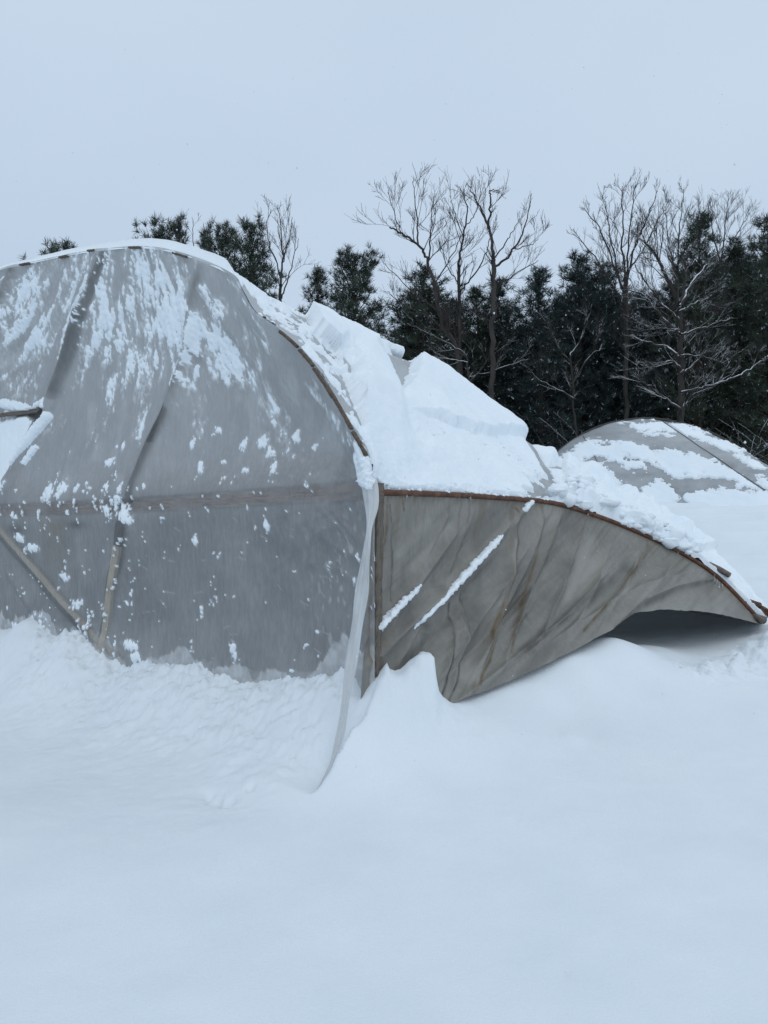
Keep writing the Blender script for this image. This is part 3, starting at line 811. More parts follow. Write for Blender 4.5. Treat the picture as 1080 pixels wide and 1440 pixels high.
SF = [([(515, 935), (600, 850), (680, 770), (745, 702)], 9, 0.045), ([(528, 885), (560, 850), (600, 800), (660, 720)], 8, 0.03), ([(600, 980), (640, 920), (700, 830), (770, 720)], 11, 0.03),
      ([(640, 990), (720, 930), (800, 870), (900, 770)], 9, 0.04), ([(650, 985), (760, 910), (860, 800)], 7, 0.03), ([(700, 962), (800, 890), (900, 830), (990, 800)], 10, 0.035),
      ([(660, 975), (700, 880), (722, 760), (722, 712)], 6, 0.022), ([(645, 985), (690, 900), (745, 780), (762, 712)], 6, 0.02), ([(632, 990), (650, 900), (640, 840), (645, 800)], 6, 0.025),
      ([(620, 975), (634, 900), (632, 860)], 5, 0.02), ([(800, 905), (860, 850), (900, 790), (912, 755)], 5, 0.018), ([(868, 884), (905, 856), (945, 836), (1000, 816)], 5, 0.05), ([(546, 700), (548, 780), (546, 860)], 4, 0.01),
      ([(790, 712), (752, 820), (700, 950)], 5, .022), ([(822, 720), (790, 830), (742, 942)], 5, .02), ([(868, 736), (832, 840), (785, 924)], 6, .02), ([(905, 750), (880, 830), (835, 900)], 5, .016), ([(672, 700), (620, 820), (560, 935)], 5, .016), ([(640, 698), (590, 800), (535, 910)], 5, .014), ([(950, 775), (930, 820), (890, 868)], 6, .016),
      ([(620, 960), (720, 860), (800, 760)], 14, -0.03), ([(690, 960), (790, 880), (880, 790)], 9, -0.03), ([(560, 960), (620, 880), (700, 780)], 9, -0.02)]
SD = np.zeros_like(SA)
for pts, wd, am in SF:
    dd, pr = seg_dist(SU, SV, pts)
    SD += am * 1.1 * (np.exp(-(dd / wd) ** 2) + 0.7 * np.exp(-dd / (wd * 0.4))) * np.sin(np.clip(pr, 0.03, 0.97) * math.pi) ** 0.4
dgn = (SU * 0.72 + SV * 0.69); prp = (SU * 0.69 - SV * 0.72)
SD += sst(0, .12, SB) * (0.006 * fbm(dgn * 0.035, prp * 0.006, 141, 3) + 0.0025 * (0.5 - np.abs(fbm(dgn * 0.09, prp * 0.008, 143, 2)) * 2)) * 2.2
smul = sst(0, 0.1, SB) * sst(0, .15, SA) * sst(8, 7.2, SA)
SK = SG + sn * (SD * smul)[..., None]
fr = 0.15 * sst(.0, .6, fbm(dgn * 0.03, prp * 0.008, 151, 4)) + 0.15 * sst(.1, .5, fbm(dgn * 0.06, prp * 0.012, 157, 3)) * sst(520, 900, SU)
for pts, wd, k in (([(520, 935), (600, 853), (740, 712)], 3, .5), ([(660, 978), (700, 890), (722, 760)], 2, .35), ([(560, 780), (600, 735)], 9, .25), ([(580, 800), (630, 740)], 6, .25), ([(800, 840), (830, 760)], 10, .35), ([(660, 950), (690, 850)], 12, .35)):
    dd, pr = seg_dist(SU, SV, pts); fr = np.maximum(fr, k * np.exp(-(dd / wd) ** 2))
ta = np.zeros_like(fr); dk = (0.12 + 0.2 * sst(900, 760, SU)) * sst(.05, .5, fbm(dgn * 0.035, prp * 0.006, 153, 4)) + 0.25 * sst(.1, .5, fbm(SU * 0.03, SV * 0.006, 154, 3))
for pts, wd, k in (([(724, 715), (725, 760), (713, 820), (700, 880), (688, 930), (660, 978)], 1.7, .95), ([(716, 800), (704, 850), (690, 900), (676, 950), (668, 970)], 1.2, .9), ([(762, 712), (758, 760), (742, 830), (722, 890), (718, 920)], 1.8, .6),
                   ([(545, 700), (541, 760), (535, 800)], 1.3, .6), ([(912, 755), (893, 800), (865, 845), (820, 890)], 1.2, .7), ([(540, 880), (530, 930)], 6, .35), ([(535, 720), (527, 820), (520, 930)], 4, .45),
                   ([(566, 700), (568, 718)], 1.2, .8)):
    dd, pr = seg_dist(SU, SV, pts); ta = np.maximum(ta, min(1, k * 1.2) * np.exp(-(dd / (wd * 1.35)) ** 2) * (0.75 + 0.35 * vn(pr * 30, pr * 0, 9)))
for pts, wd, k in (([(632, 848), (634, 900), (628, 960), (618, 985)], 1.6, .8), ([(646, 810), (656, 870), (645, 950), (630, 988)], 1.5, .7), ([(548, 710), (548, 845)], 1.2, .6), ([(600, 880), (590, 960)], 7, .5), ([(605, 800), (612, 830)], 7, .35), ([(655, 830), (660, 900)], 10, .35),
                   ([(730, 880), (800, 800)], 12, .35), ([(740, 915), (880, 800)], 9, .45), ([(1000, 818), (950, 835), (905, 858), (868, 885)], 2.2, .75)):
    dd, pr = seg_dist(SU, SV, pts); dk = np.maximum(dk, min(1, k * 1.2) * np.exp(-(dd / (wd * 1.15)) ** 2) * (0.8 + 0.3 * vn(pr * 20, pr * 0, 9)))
ta = np.maximum(ta, 0.55 * sst(0.06, 0.0, SB) * (0.6 + 0.6 * vn(SA * 40, SB * 3, 155)))
drip = sst(.35, .8, vn(SA * 16, SB * 0.8, 159)) * sst(.45, 0.02, SB) * .35
ta = np.maximum(ta, drip)
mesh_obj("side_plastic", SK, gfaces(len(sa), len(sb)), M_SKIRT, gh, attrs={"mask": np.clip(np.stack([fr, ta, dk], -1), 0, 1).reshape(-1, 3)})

# inner curl of plastic under the raised end
ia = np.linspace(5.2, 8, 60); ib = np.linspace(0, 1, 24)
E2 = eave(ia) + np.array([0, 0.05, -0.04]); H2 = crom(hem, ia) + np.array([0.08, 0.55, 0.02])
IB = np.repeat(ib[None, :], len(ia), 0)
IG = E2[:, None] * (1 - IB[..., None]) + H2[:, None] * IB[..., None]
IG = IG + np.array([0, 0, 1.0]) * (0.03 * fbm(IG[..., 0] * 4, IG[..., 1] * 4, 161, 3))[..., None]
z0 = np.zeros(IG.shape[:2])
mesh_obj("inner_plastic", IG, gfaces(len(ia), len(ib)), M_SKIRT, gh, attrs={"mask": np.stack([z0, z0, z0 + .35], -1).reshape(-1, 3)})

# --- broken hoop ends and splintered boards at the far right
def hoop_end(path, r, mat):
    V_, f_ = tube(crom(np.array(path), np.linspace(0, len(path) - 1, 14)), r, 10)
    return mesh_obj("broken_hoop", V_, f_, mat, gh)
hoop_end([pix(970, 786, 8.2), pix(990, 791, 8.0), pix(1010, 800, 7.84), pix(1026, 809, 7.74)], np.interp(np.linspace(0, 1, 14), [0, .7, 1], [.028, .03, .028]), M_GALV)
hoop_end([pix(1040, 842, 7.9), pix(1056, 848, 7.7), pix(1068, 852, 7.6)], 0.034, M_RUST)
hoop_end([pix(1050, 862, 7.7), pix(1062, 868, 7.55), pix(1073, 872, 7.4)], 0.04, M_GALV)
V_, f_ = plank([pix(1070, 856, 7.6), pix(1092, 868, 7.4)], (0, 0, 1), 0.06, 0.03, 0.003, 61, 5); mesh_obj("splintered_board", V_, f_, M_RUST, gh, False)
rng = np.random.RandomState(9)
for k in range(16):
    if k < 4: q = pix(1006 + 3 * k + rng.uniform(-1, 1), 812 + 3 * k, 7.72); L = rng.uniform(.06, .17)
    elif k < 7: q = pix(1048 + 2.5 * (k - 4), 860, 7.55); L = rng.uniform(.06, .13)
    else: q = eave([rng.uniform(0.4, 7.2)])[0] + np.array([0, -0.025, -0.02]); L = rng.uniform(.015, .05)
    V_, f_ = tube([q, q + np.array([rng.uniform(-.004, .004), 0, -L * .5]), q + np.array([rng.uniform(-.008, .008), 0, -L])], [0.006, 0.0045, 0.001], 6)
    o = mesh_obj("icicle", V_, f_, M_ICE); o.parent = PIPE

# --- loose strip of plastic hanging from the corner down into the snow
ST = [(519, 672, 4.92, .05), (522, 715, 4.89, .05), (519, 745, 4.86, .018), (514, 790, 4.84, .035), (508, 840, 4.82, .04), (499, 900, 4.80, .038), (489, 965, 4.76, .03), (480, 1025, 4.7, .024), (468, 1070, 4.62, .018), (456, 1096, 4.53, .014), (444, 1116, 4.44, .01)]
sp_ = crom(np.array([np.append(pix(*q[:3]), q[3]) for q in ST]), np.linspace(0, len(ST) - 1, 120))
cx = np.linspace(-1, 1, 15)
SV_ = np.zeros((120, 15, 3))
for i in range(120):
    tw = 0.35 * math.sin(i * 0.07) + 0.25
    sd = np.array([math.cos(tw), -math.sin(tw), 0]); nn = np.array([-math.sin(tw), -math.cos(tw), 0])
    w = sp_[i, 3] * (1 + 0.12 * math.sin(i * .31))
    SV_[i] = sp_[i, :3] + sd * (cx * w)[:, None] + nn * ((1 - cx ** 2) * w * 0.55 + 0.006 * np.sin(cx * 9 + i * .12) * (w / .04))[:, None]
fr = 0.75 + 0.25 * fbm(SV_[..., 0] * 20, SV_[..., 2] * 6, 171, 3)
tn = 0.25 * sst(0.55, 0.95, np.repeat(np.linspace(0, 1, 120)[:, None], 15, 1))
mesh_obj("loose_plastic_strip", SV_, gfaces(120, 15), M_FILM, gh, attrs={"mask": np.clip(np.stack([fr * (1 - tn), tn, 0 * fr], -1), 0, 1).reshape(-1, 3)})

blob_slab("snow_clump", [pix(508, 646, 4.96), pix(513, 660, 4.92), pix(517, 674, 4.90), pix(519, 690, 4.88)], [.02, .045, .05, .03], 0.04, 197, "lumpy clump of snow on the corner at the top of the loose plastic strip", "snow clump", rough=2.6, flatten=0.8)
# --- snow stuck to the end wall
wn = gnormals(WALL)
if wn[200, 100, 1] > 0: wn = -wn
n1 = fbm(ang * 20, rr * 0.013, 181, 4, 0.6); n2 = fbm(PP * 18, ZZ * 9, 183, 4, 0.6); n3 = fbm(PP * 45, ZZ * 40, 185, 3)
def cov(pts):
    us, vs, cs = np.array(pts).T
    d2 = (U[..., None] - us) ** 2 + (Vv[..., None] - vs) ** 2 + 300
    w = d2 ** -1.6
    return (w * cs).sum(-1) / w.sum(-1)
cv = np.full(U.shape, -1.0)
sub = (U > -80) & (U < 560) & (ZZ > 0.3)
us_, vs_ = U[sub], Vv[sub]
CP = np.array([(0, 400, .45), (40, 400, .55), (90, 390, .6), (0, 450, .7), (40, 450, .68), (70, 450, .5), (0, 510, .35), (60, 520, .3), (30, 540, .35), (105, 440, .7), (100, 400, .55), (150, 380, .35), (150, 430, .55), (150, 470, .55), (120, 480, .5),
    (190, 380, .62), (185, 420, .72), (195, 450, .72), (215, 400, .6), (215, 450, .75), (240, 420, .62), (240, 460, .62), (265, 410, .45), (265, 450, .72), (280, 470, .75), (285, 500, .5), (296, 510, .55),
    (250, 500, .45), (228, 500, .48), (195, 500, .4), (160, 500, .3), (110, 520, .22), (100, 580, .2), (160, 570, .1), (230, 560, .18), (300, 560, .12), (320, 450, .25), (300, 430, .5), (345, 480, .4), (330, 420, .15), (300, 385, .12), (260, 370, .3), (220, 362, .4), (120, 365, .4), (60, 380, .4),
    (400, 500, .05), (400, 560, .33), (420, 600, .1), (465, 600, .28), (350, 620, .22), (300, 640, .15), (380, 660, .12), (460, 660, .05), (60, 610, .33), (30, 650, .45), (20, 700, .4), (70, 690, .38), (110, 685, .32), (150, 640, .15), (180, 720, .4),
    (250, 680, .1), (330, 750, .1), (240, 800, .1), (350, 850, .1), (450, 800, .12), (490, 820, .25), (430, 900, .12), (250, 880, .18), (150, 880, .38), (180, 900, .42), (100, 860, .3), (110, 800, .15), (60, 880, .3), (30, 780, .25), (20, 840, .2), (510, 650, .4), (470, 720, .02)])
d2 = (us_[:, None] - CP[:, 0]) ** 2 + (vs_[:, None] - CP[:, 1]) ** 2 + 120
w_ = d2 ** -2.0
cv[sub] = (w_ * CP[:, 2]).sum(1) / w_.sum(1) * np.where(vs_ > 735, 0.46, np.where(vs_ < 545, 0.96, 0.70))
streak = np.where(ZZ > bz + 0.2, 0.66 * n1 + 0.30 * n2 + 0.22 * n3, 0.7 * n2 + 0.45 * n3)
WT = (streak - (0.60 - 1.0 * cv)) * 0.05
WT = np.where(cv > 0, WT, -1)
BL = [(258, 520, 5, 16, 12), (260, 492, 7, 10, 0), (198, 500, 4, 18, 0), (232, 520, 4, 14, 10), (291, 505, 7, 20, 15), (322, 622, 6, 13, 0), (350, 620, 7, 10, -10), (376, 655, 5, 9, 0), (398, 610, 7, 10, 10), (272, 655, 4, 10, 0), (256, 622, 4, 10, 0),
      (288, 603, 5, 9, 20), (366, 572, 5, 5, 0), (427, 627, 3, 6, 0), (374, 738, 4, 8, 0), (271, 760, 4, 8, 0), (320, 915, 5, 17, -4), (275, 860, 3, 8, 0), (182, 722, 9, 15, -10), (66, 692, 8, 15, 20), (83, 688, 6, 14, 20), (102, 686, 5, 10, 20), (150, 718, 4, 9, 0), (42, 770, 9, 6, 20),
      (25, 756, 8, 6, 30), (82, 812, 8, 7, 40), (140, 650, 8, 5, -30), (300, 648, 3, 5, 0), (402, 945, 4, 2, 0), (436, 890, 3, 2, 0), (159, 625, 3, 8, 10), (335, 660, 4, 4, 0), (175, 908, 12, 8, 40), (183, 925, 7, 8, 20), (100, 850, 6, 8, 20), (12, 885, 4, 9, 0)]
for (bu, bv, ru, rv, tilt) in BL:
    c_, s_ = math.cos(R(tilt)), math.sin(R(tilt))
    m_ = (np.abs(U - bu) < 40) & (np.abs(Vv - bv) < 40)
    du, dv = U[m_] - bu, Vv[m_] - bv
    e = 0.8 - np.hypot((du * c_ + dv * s_) / ru, (-du * s_ + dv * c_) / rv) + 0.6 * n2[m_] + 0.65 * n3[m_]
    WT[m_] = np.maximum(WT[m_], np.minimum(e, 0.5) * 0.022)
    frost[m_] = np.maximum(frost[m_], 0.7 * sst(-0.45, 0.1, e))
# thicker snow in the tear at the left and on the corner
for pts, wd, th in (([(-20, 564), (8, 570), (22, 576)], 8, .05), ([(28, 566), (44, 560), (48, 568)], 5, .03), ([(53, 583), (42, 602), (26, 628), (12, 646)], 6, .06), ([(40, 628), (28, 650)], 4, .03), ([(503, 625), (512, 645), (517, 668), (519, 692)], 9, .07), ([(498, 640), (510, 680)], 5, .05)):
    dd, pr = seg_dist(U, Vv, pts)
    WT = np.maximum(WT, th * (1 - (dd / wd) ** 2) + 0.012 * n2 + 0.012 * n3 - 0.01)
wp = poly_sd(U, Vv, [(-30, 590), (0, 586), (14, 583), (26, 590), (22, 618), (12, 648), (0, 684), (-30, 720)])
WT = np.maximum(WT, np.minimum(0.022, 0.006 * (wp + 3 * n2)))
WT = np.where(poly_sd(U, Vv, [(0, 577), (36, 570), (50, 574), (48, 584), (34, 602), (27, 600), (27, 588), (14, 581), (0, 583)]) > -1, -1, WT)
WT = np.where(sub & (PP < 5), WT, -1)
WT = np.minimum(WT, 0.014 + 0.35 * np.maximum(WT - 0.014, 0))
ring = np.where(sub & (cv > 0), sst(-0.52, 0.02, streak - (0.60 - 1.0 * cv)), 0) * sst(760, 560, Vv)
frost = np.maximum(frost, ring * (0.82 + 0.25 * n2))
lp = poly_sd(U, Vv, [(-40, 400), (60, 366), (128, 358), (118, 400), (92, 462), (60, 500), (-40, 540)])
frost = np.maximum(frost, sst(-6, 14, lp + 8 * n2) * (0.62 + 0.3 * n1 + 0.2 * n3))
frost = frost * (1 - sst(-2, 2, tp_))
for pts, wd, k in (([(146, 356), (120, 415), (92, 470), (62, 545)], 6, .8), ([(20, 374), (0, 412), (-30, 480)], 6, .8), ([(281, 376), (262, 430), (248, 490), (222, 575), (204, 622), (182, 712)], 5, .6)):
    dd, pr = seg_dist(U, Vv, pts); e_ = np.exp(-(dd / wd) ** 2) * (0.75 + 0.35 * vn(pr * 14, pr * 0, 12))
    frost = frost * (1 - k * e_); dark = np.maximum(dark, 0.5 * k * e_)
    WT = np.where((e_ > 0.45) & (n3 < .25), -1, WT)
clear = np.exp(-((ZZ - bz - 0.0) / 0.062) ** 6) * (0.75 + 0.4 * fbm(PP * 4, ZZ * 9, 93, 3))
for pts, wd, k in (([(182, 715), (165, 790), (150, 850), (136, 925)], 7, .9), ([(-30, 712), (40, 800), (100, 872), (160, 930)], 9, .7), ([(222, 575), (204, 622), (182, 712)], 5, .6), ([(146, 356), (120, 415), (60, 555)], 5, .5)):
    dd, pr = seg_dist(U, Vv, pts); clear = np.maximum(clear, k * np.exp(-(dd / wd) ** 4))
clear = np.clip(clear, 0, 1); frost = frost * (1 - 0.6 * clear)
film = mesh_obj("end_wall_plastic", WALL, gfaces(len(pp), len(ww)), M_FILM, gh,
                attrs={"clear": clear.reshape(-1), "mask": np.clip(np.stack([frost, tanm, dark], -1), 0, 1).reshape(-1, 3)})

keep = WT > 0
off = np.where(keep, WT + 0.004 * n3 + 0.003, -0.006)
Wsn = WALL + OUT * off[..., None] + np.array([0, 0, -0.15]) * np.maximum(off, 0)[..., None]
f_ = gfaces(len(pp), len(ww), keep)
V_, f_, _ = compact(Wsn.reshape(-1, 3), f_)
o = mesh_obj("wall_snow", V_, f_, M_CRUST)
tag(o, "streaks and crumbs of snow stuck to the greenhouse end wall", "snow", None, "stuff")

# --- ridges of snow caught in folds of the side plastic
def on_skirt(u, v):
    i = np.argmin((SU - u) ** 2 + (SV - v) ** 2); return SK.reshape(-1, 3)[i]
def streak_snow(pts, w, seed, label):
    path = [on_skirt(*q) + sn[300, 100] * 0.012 for q in pts]
    return blob_slab("snow_ridge", path, w, 0.02, seed, label, "snow ridge", rough=2.3, flatten=0.9)
streak_snow([(578, 885), (610, 846), (640, 812), (670, 780), (698, 754)], [.022, .034, .026, .03, .02], 191, "long narrow ridge of snow caught in a diagonal fold of the plastic side wall")
streak_snow([(526, 886), (540, 868), (560, 848), (581, 824)], [.03, .04, .02, .012], 193, "short tapering ridge of snow on the plastic side wall beside the corner post")
streak_snow([(732, 720), (740, 712), (748, 703)], [.02, .03, .03], 195, "small lump of snow in the fold just under the rusty eave pipe")

# ------------------------------------------------------------------ the far greenhouse
fg = empty("greenhouse", (5.5, 17.0, 1.2), "distant sunken hoop greenhouse with a patchy snow-covered rounded end, in front of the trees", "greenhouse")
FX = np.array([5.5, 17.0])
def far_pix(u, v, lean):
    k = (u - 540) / F
    b0 = np.array([FX[0], FX[1]]) + OUT[:2] * lean
    q = (k * b0[1] - b0[0]) / (-NW[0] + k * NW[1])         # direction is -NW
    Y = b0[1] - NW[1] * q
    return pix(u, v, Y)
FARCH = [(700, 735), (735, 690), (780, 640), (815, 614), (850, 598), (890, 590), (930, 590), (985, 603), (1035, 627), (1080, 660), (1120, 700), (1160, 760)]
FBASE = [(690, 760), (735, 745), (780, 735), (815, 730), (850, 728), (890, 725), (930, 725), (985, 722), (1035, 722), (1080, 725), (1120, 740), (1155, 780)]
top = np.array([far_pix(u, v, 0.0) for u, v in FARCH]); bot = np.array([far_pix(u, v, 2.2) for u, v in FBASE])
mid = top * 0.45 + bot * 0.55 + np.array([0, 0, 0.42]) + 0.1 * np.append(OUT[:2], 0)
mid1 = top * 0.8 + bot * 0.2 + np.array([0, 0, 0.22])
fnet = np.stack([top, mid1, mid, bot], 1)
fa = np.linspace(0, 11, 420); fbb = np.linspace(0, 3, 200)
FG = np.swapaxes(crom(np.swapaxes(crom(fnet, fa), 0, 1), fbb), 0, 1)
fnr = gnormals(FG)
if fnr[150, 60, 1] > 0: fnr = -fnr
FG = FG + fnr * (0.04 * fbm(FG[..., 0] * 2, FG[..., 2] * 2, 201, 3))[..., None]
FU, FV = proj(FG)
fm = np.clip(np.stack([.3 + .25 * fbm(FG[..., 0] * 4, FG[..., 2] * 8, 203, 4), 0 * FU, .55 * sst(0.0, .5, fbm(FG[..., 0] * 1.5, FG[..., 2] * 3, 205, 3))], -1), 0, 1)
mesh_obj("end_wall_plastic", FG, gfaces(len(fa), len(fbb)), M_FARFILM, fg, attrs={"mask": fm.reshape(-1, 3)})
rows = []
for s_, dz in ((0, 0), (1.5, -0.05), (4, -0.5), (7, -1.2)):
    rows.append(crom(top, np.linspace(0, 11, 60)) + AX * s_ + np.array([0, 0, dz]))
rows = np.array(rows)
z0 = np.zeros(rows.shape[:2])
mesh_obj("roof_plastic", rows, gfaces(4, 60), M_FARFILM, fg, attrs={"mask": np.stack([z0 + .4, z0, z0], -1).reshape(-1, 3)})
for (s0, s1) in ((1.5, 3.0), (3.05, 4.6), (4.7, 6.4), (6.5, 8.2), (8.3, 9.5)):
    pt = crom(top, np.linspace(s0, s1, 14)) + np.append(OUT[:2], 0) * 0.02 + np.array([0, 0, .01])
    V_, f_ = plank(pt, np.append(OUT[:2], 0), 0.07, 0.035, 0.003, 70 + int(s0 * 3)); mesh_obj("batten", V_, f_, M_STUD, fg, False)
for (q0, q1) in (((820, 613), (862, 690)), ((930, 592), (1075, 690))):
    idx = [np.argmin((FU - (q0[0] + (q1[0] - q0[0]) * t_)) ** 2 + (FV - (q0[1] + (q1[1] - q0[1]) * t_)) ** 2) for t_ in np.linspace(0, 1, 12)]
    pt = FG.reshape(-1, 3)[idx] + fnr.reshape(-1, 3)[idx] * 0.012
    V_, f_ = tube(crom(pt, np.linspace(0, 11, 40)), 0.006, 6); mesh_obj("hold_down_cable", V_, f_, M_STUD, fg)
polys = [[(775, 642), (800, 632), (835, 622), (880, 616), (905, 622), (930, 632), (975, 638), (1010, 648), (1050, 668), (1078, 684), (1070, 692), (1010, 676), (950, 668), (905, 652), (880, 643), (850, 648), (800, 655)],
         [(868, 592), (930, 591), (985, 604), (1035, 628), (1078, 660), (1085, 670), (1040, 645), (985, 618), (940, 612), (895, 613), (893, 604)],
         [(840, 640), (870, 640), (912, 648), (908, 662), (890, 668), (872, 655), (842, 648)], [(942, 664), (1000, 668), (1000, 674), (945, 672)], [(800, 650), (850, 650), (880, 680), (870, 700), (800, 690)],
         [(898, 700), (906, 682), (925, 672), (945, 680), (958, 700), (955, 730), (898, 730)], [(962, 690), (1000, 685), (1080, 690), (1100, 740), (960, 740)], [(800, 628), (840, 616), (850, 620), (820, 634)], [(1060, 660), (1080, 668), (1100, 700), (1060, 680)]]
fn = fbm(FG[..., 0] * 3, FG[..., 2] * 7, 211, 4); fn2 = fbm(FG[..., 0] * 10, FG[..., 2] * 16, 213, 3)
sd_ = np.full(FU.shape, -99.0)
for q in polys: sd_ = np.maximum(sd_, poly_sd(FU, FV, q))
cutl, _ = seg_dist(FU, FV, [(930, 592), (1075, 690)])
fn3 = fbm(FG[..., 0] * 26, FG[..., 2] * 40, 215, 3)
FT = np.minimum(0.03, 0.01 * (sd_ - 1 + 8 * fn + 6 * fn2 + 4 * fn3))
FT = np.where(cutl < 1.6, -0.01, FT)
keep = FT > 0
V_, f_, _ = compact((FG + fnr * np.where(keep, FT + .004 * fn2, -0.02)[..., None]).reshape(-1, 3), gfaces(len(fa), len(fbb), keep))
o = mesh_obj("patchy_snow", V_, f_, M_CRUST)
tag(o, "ragged patches of snow on the distant greenhouse end", "snow", None, "stuff")

# ------------------------------------------------------------------ trees
def pine_parts(H, W, seed, crown0=0.12, dens=1.0, tuft=0.30, snow=0.042, pointy=0.6):
    """a pine standing at the origin: trunk tube, limb tubes, needle tufts"""
    rng = np.random.RandomState(seed)
    trunk = MB(); bend = rng.uniform(-.25, .25, 2)
    zz = np.linspace(-0.5, H * 0.985, 14)
    cxy = lambda z: np.stack([bend[0] * np.sin(z / H * 2.5), bend[1] * np.sin(z / H * 3.1), z], -1)
    V, f = tube(cxy(zz), np.interp(zz, [-.5, H], [0.012 * H + .06, 0.015]), 7); trunk.add(V, f)
    C = []; D_ = []; TN = []
    nl = int(H * 10 * dens)
    for i in range(nl):
        h = crown0 + (1 - crown0) * (i + rng.uniform(0, 1)) / nl
        k = (h - crown0) / (1 - crown0)
        prof = (min(1, 0.45 + k * 2.2)) * (1 - k) ** pointy
        L = W * 0.5 * prof * rng.uniform(0.45, 1.18) + 0.18
        az = i * 2.39996 + rng.uniform(-.5, .5); el = rng.uniform(0.0, 0.6) + 0.55 * k
        b0 = cxy(np.array(h * H))
        d = np.array([math.cos(az) * math.cos(el), math.sin(az) * math.cos(el), math.sin(el)])
        t = np.linspace(0, 1, 5)[:, None]
        P = b0 + d * L * t + np.array([0, 0, 0.22 * L]) * t ** 2
        if L > 0.5:
            V, f = tube(P, np.linspace(0.012 + 0.012 * L, 0.008, 5), 4, cap=False); trunk.add(V, f)
        nt_ = max(3, int(L * 7.5 * dens))
        clump_tone = rng.uniform(0.0, 0.65)
        for j in range(nt_):
            s = rng.uniform(0.28, 1.04) if j else 1.0
            c = b0 + d * L * s + np.array([0, 0, 0.22 * L * s * s]) + rng.normal(0, 0.10 + 0.16 * L * (1 - s * 0.5) * 0.6, 3) * np.array([1, 1, .7])
            C.append(c); dd = d * 0.6 + np.array([0, 0, 0.65]) + rng.normal(0, .35, 3); D_.append(dd / np.linalg.norm(dd)); TN.append(np.clip(clump_tone + rng.uniform(0, .27), 0, .9))
    # leader
    for j in range(8):
        C.append(cxy(np.array(H - j * 0.16)) + rng.normal(0, .05, 3)); D_.append(np.array([0, 0, 1.0])); TN.append(.4)
    C, D_, TN = np.array(C), np.array(D_), np.array(TN)
    nb = 28; n = len(C)
    dirs = rng.normal(0, 1, (n, nb, 3)); dirs /= np.linalg.norm(dirs, axis=-1, keepdims=True)
    dirs = dirs * 0.85 + D_[:, None] * 0.75; dirs /= np.linalg.norm(dirs, axis=-1, keepdims=True)
    ln = tuft * rng.uniform(0.6, 1.15, (n, nb, 1))
    side = np.cross(dirs, rng.normal(0, 1, (n, nb, 3))); side /= np.linalg.norm(side, axis=-1, keepdims=True)
    wd = tuft * rng.uniform(0.03, 0.062, (n, nb, 1))
    base_ = C[:, None] + rng.normal(0, .03, (n, nb, 3))
    sm = (rng.uniform(0, 1, (n, nb)) < snow) & (dirs[..., 2] > -0.2)
    sm |= (rng.uniform(0, 1, (n, 1)) < snow * 0.8) & (rng.uniform(0, 1, (n, nb)) < .4)
    ln = np.where(sm[..., None], ln * 0.42, ln); wd = np.where(sm[..., None], wd * 1.5, wd)
    tri = np.stack([base_ - side * wd * .5, base_ + side * wd * .5, base_ + dirs * ln * 0.6 + side * wd * 0.7, base_ + dirs * ln], 2)     # quads as (0,1,2,3)
    tone = np.repeat(TN[:, None], nb, 1) + rng.uniform(-.12, .12, (n, nb))
    tone = np.where(sm, 1.0, np.clip(tone, 0, .9))
    V = tri.reshape(-1, 3); fa_ = np.arange(len(V)).reshape(-1, 4)
    return trunk, V, fa_, np.repeat(tone.reshape(-1), 4)

PROTO = {}
def pine_mesh(key, **kw):
    tr, V, f, tone = pine_parts(**kw)
    PROTO[key] = (tr, V, f, tone, kw['H'], kw['W'])
pine_mesh(0, H=12, W=4.6, seed=1, crown0=.10, pointy=.55, dens=1.15)
pine_mesh(1, H=12, W=4.0, seed=2, crown0=.15, pointy=.75, dens=1.1)
pine_mesh(2, H=12, W=5.4, seed=3, crown0=.12, pointy=.45, dens=1.2)
pine_mesh(3, H=12, W=3.4, seed=4, crown0=.2, pointy=.9, dens=1.0)
pine_mesh(4, H=12, W=4.4, seed=5, crown0=.5, pointy=.5, dens=.8, tuft=.32)
_cache = {}
def place_pine(u, v, Y, key, zb, wide, rot, label, needle=0):
    top_ = pix(u, v, Y); h = (top_[2] - zb) * (0.98 if u > 560 else 0.96)
    o = bpy.data.objects.new("pine_tree", None); COL.objects.link(o)
    o.location = (top_[0], Y, zb); o.rotation_euler = (0, 0, rot)
    o.scale = (wide, wide, h / 12.0)
    tag(o, label, "tree", "evergreens along the wood edge")
    for part in ("trunk", "crown"):
        ck = (key, part, needle)
        if ck not in _cache:
            tr, V, f, tone, H, W = PROTO[key]
            if part == "trunk": c = tr.build("trunk", M_PBARK)
            else: c = mesh_obj("crown", V, f, M_NEEDLE if needle == 0 else M_NEEDLE2, None, False, attrs={"tone": tone})
            _cache[ck] = c
        else:
            c = _cache[ck].copy(); COL.objects.link(c)
        c.parent = o; c.location = (0, 0, 0)
    return o
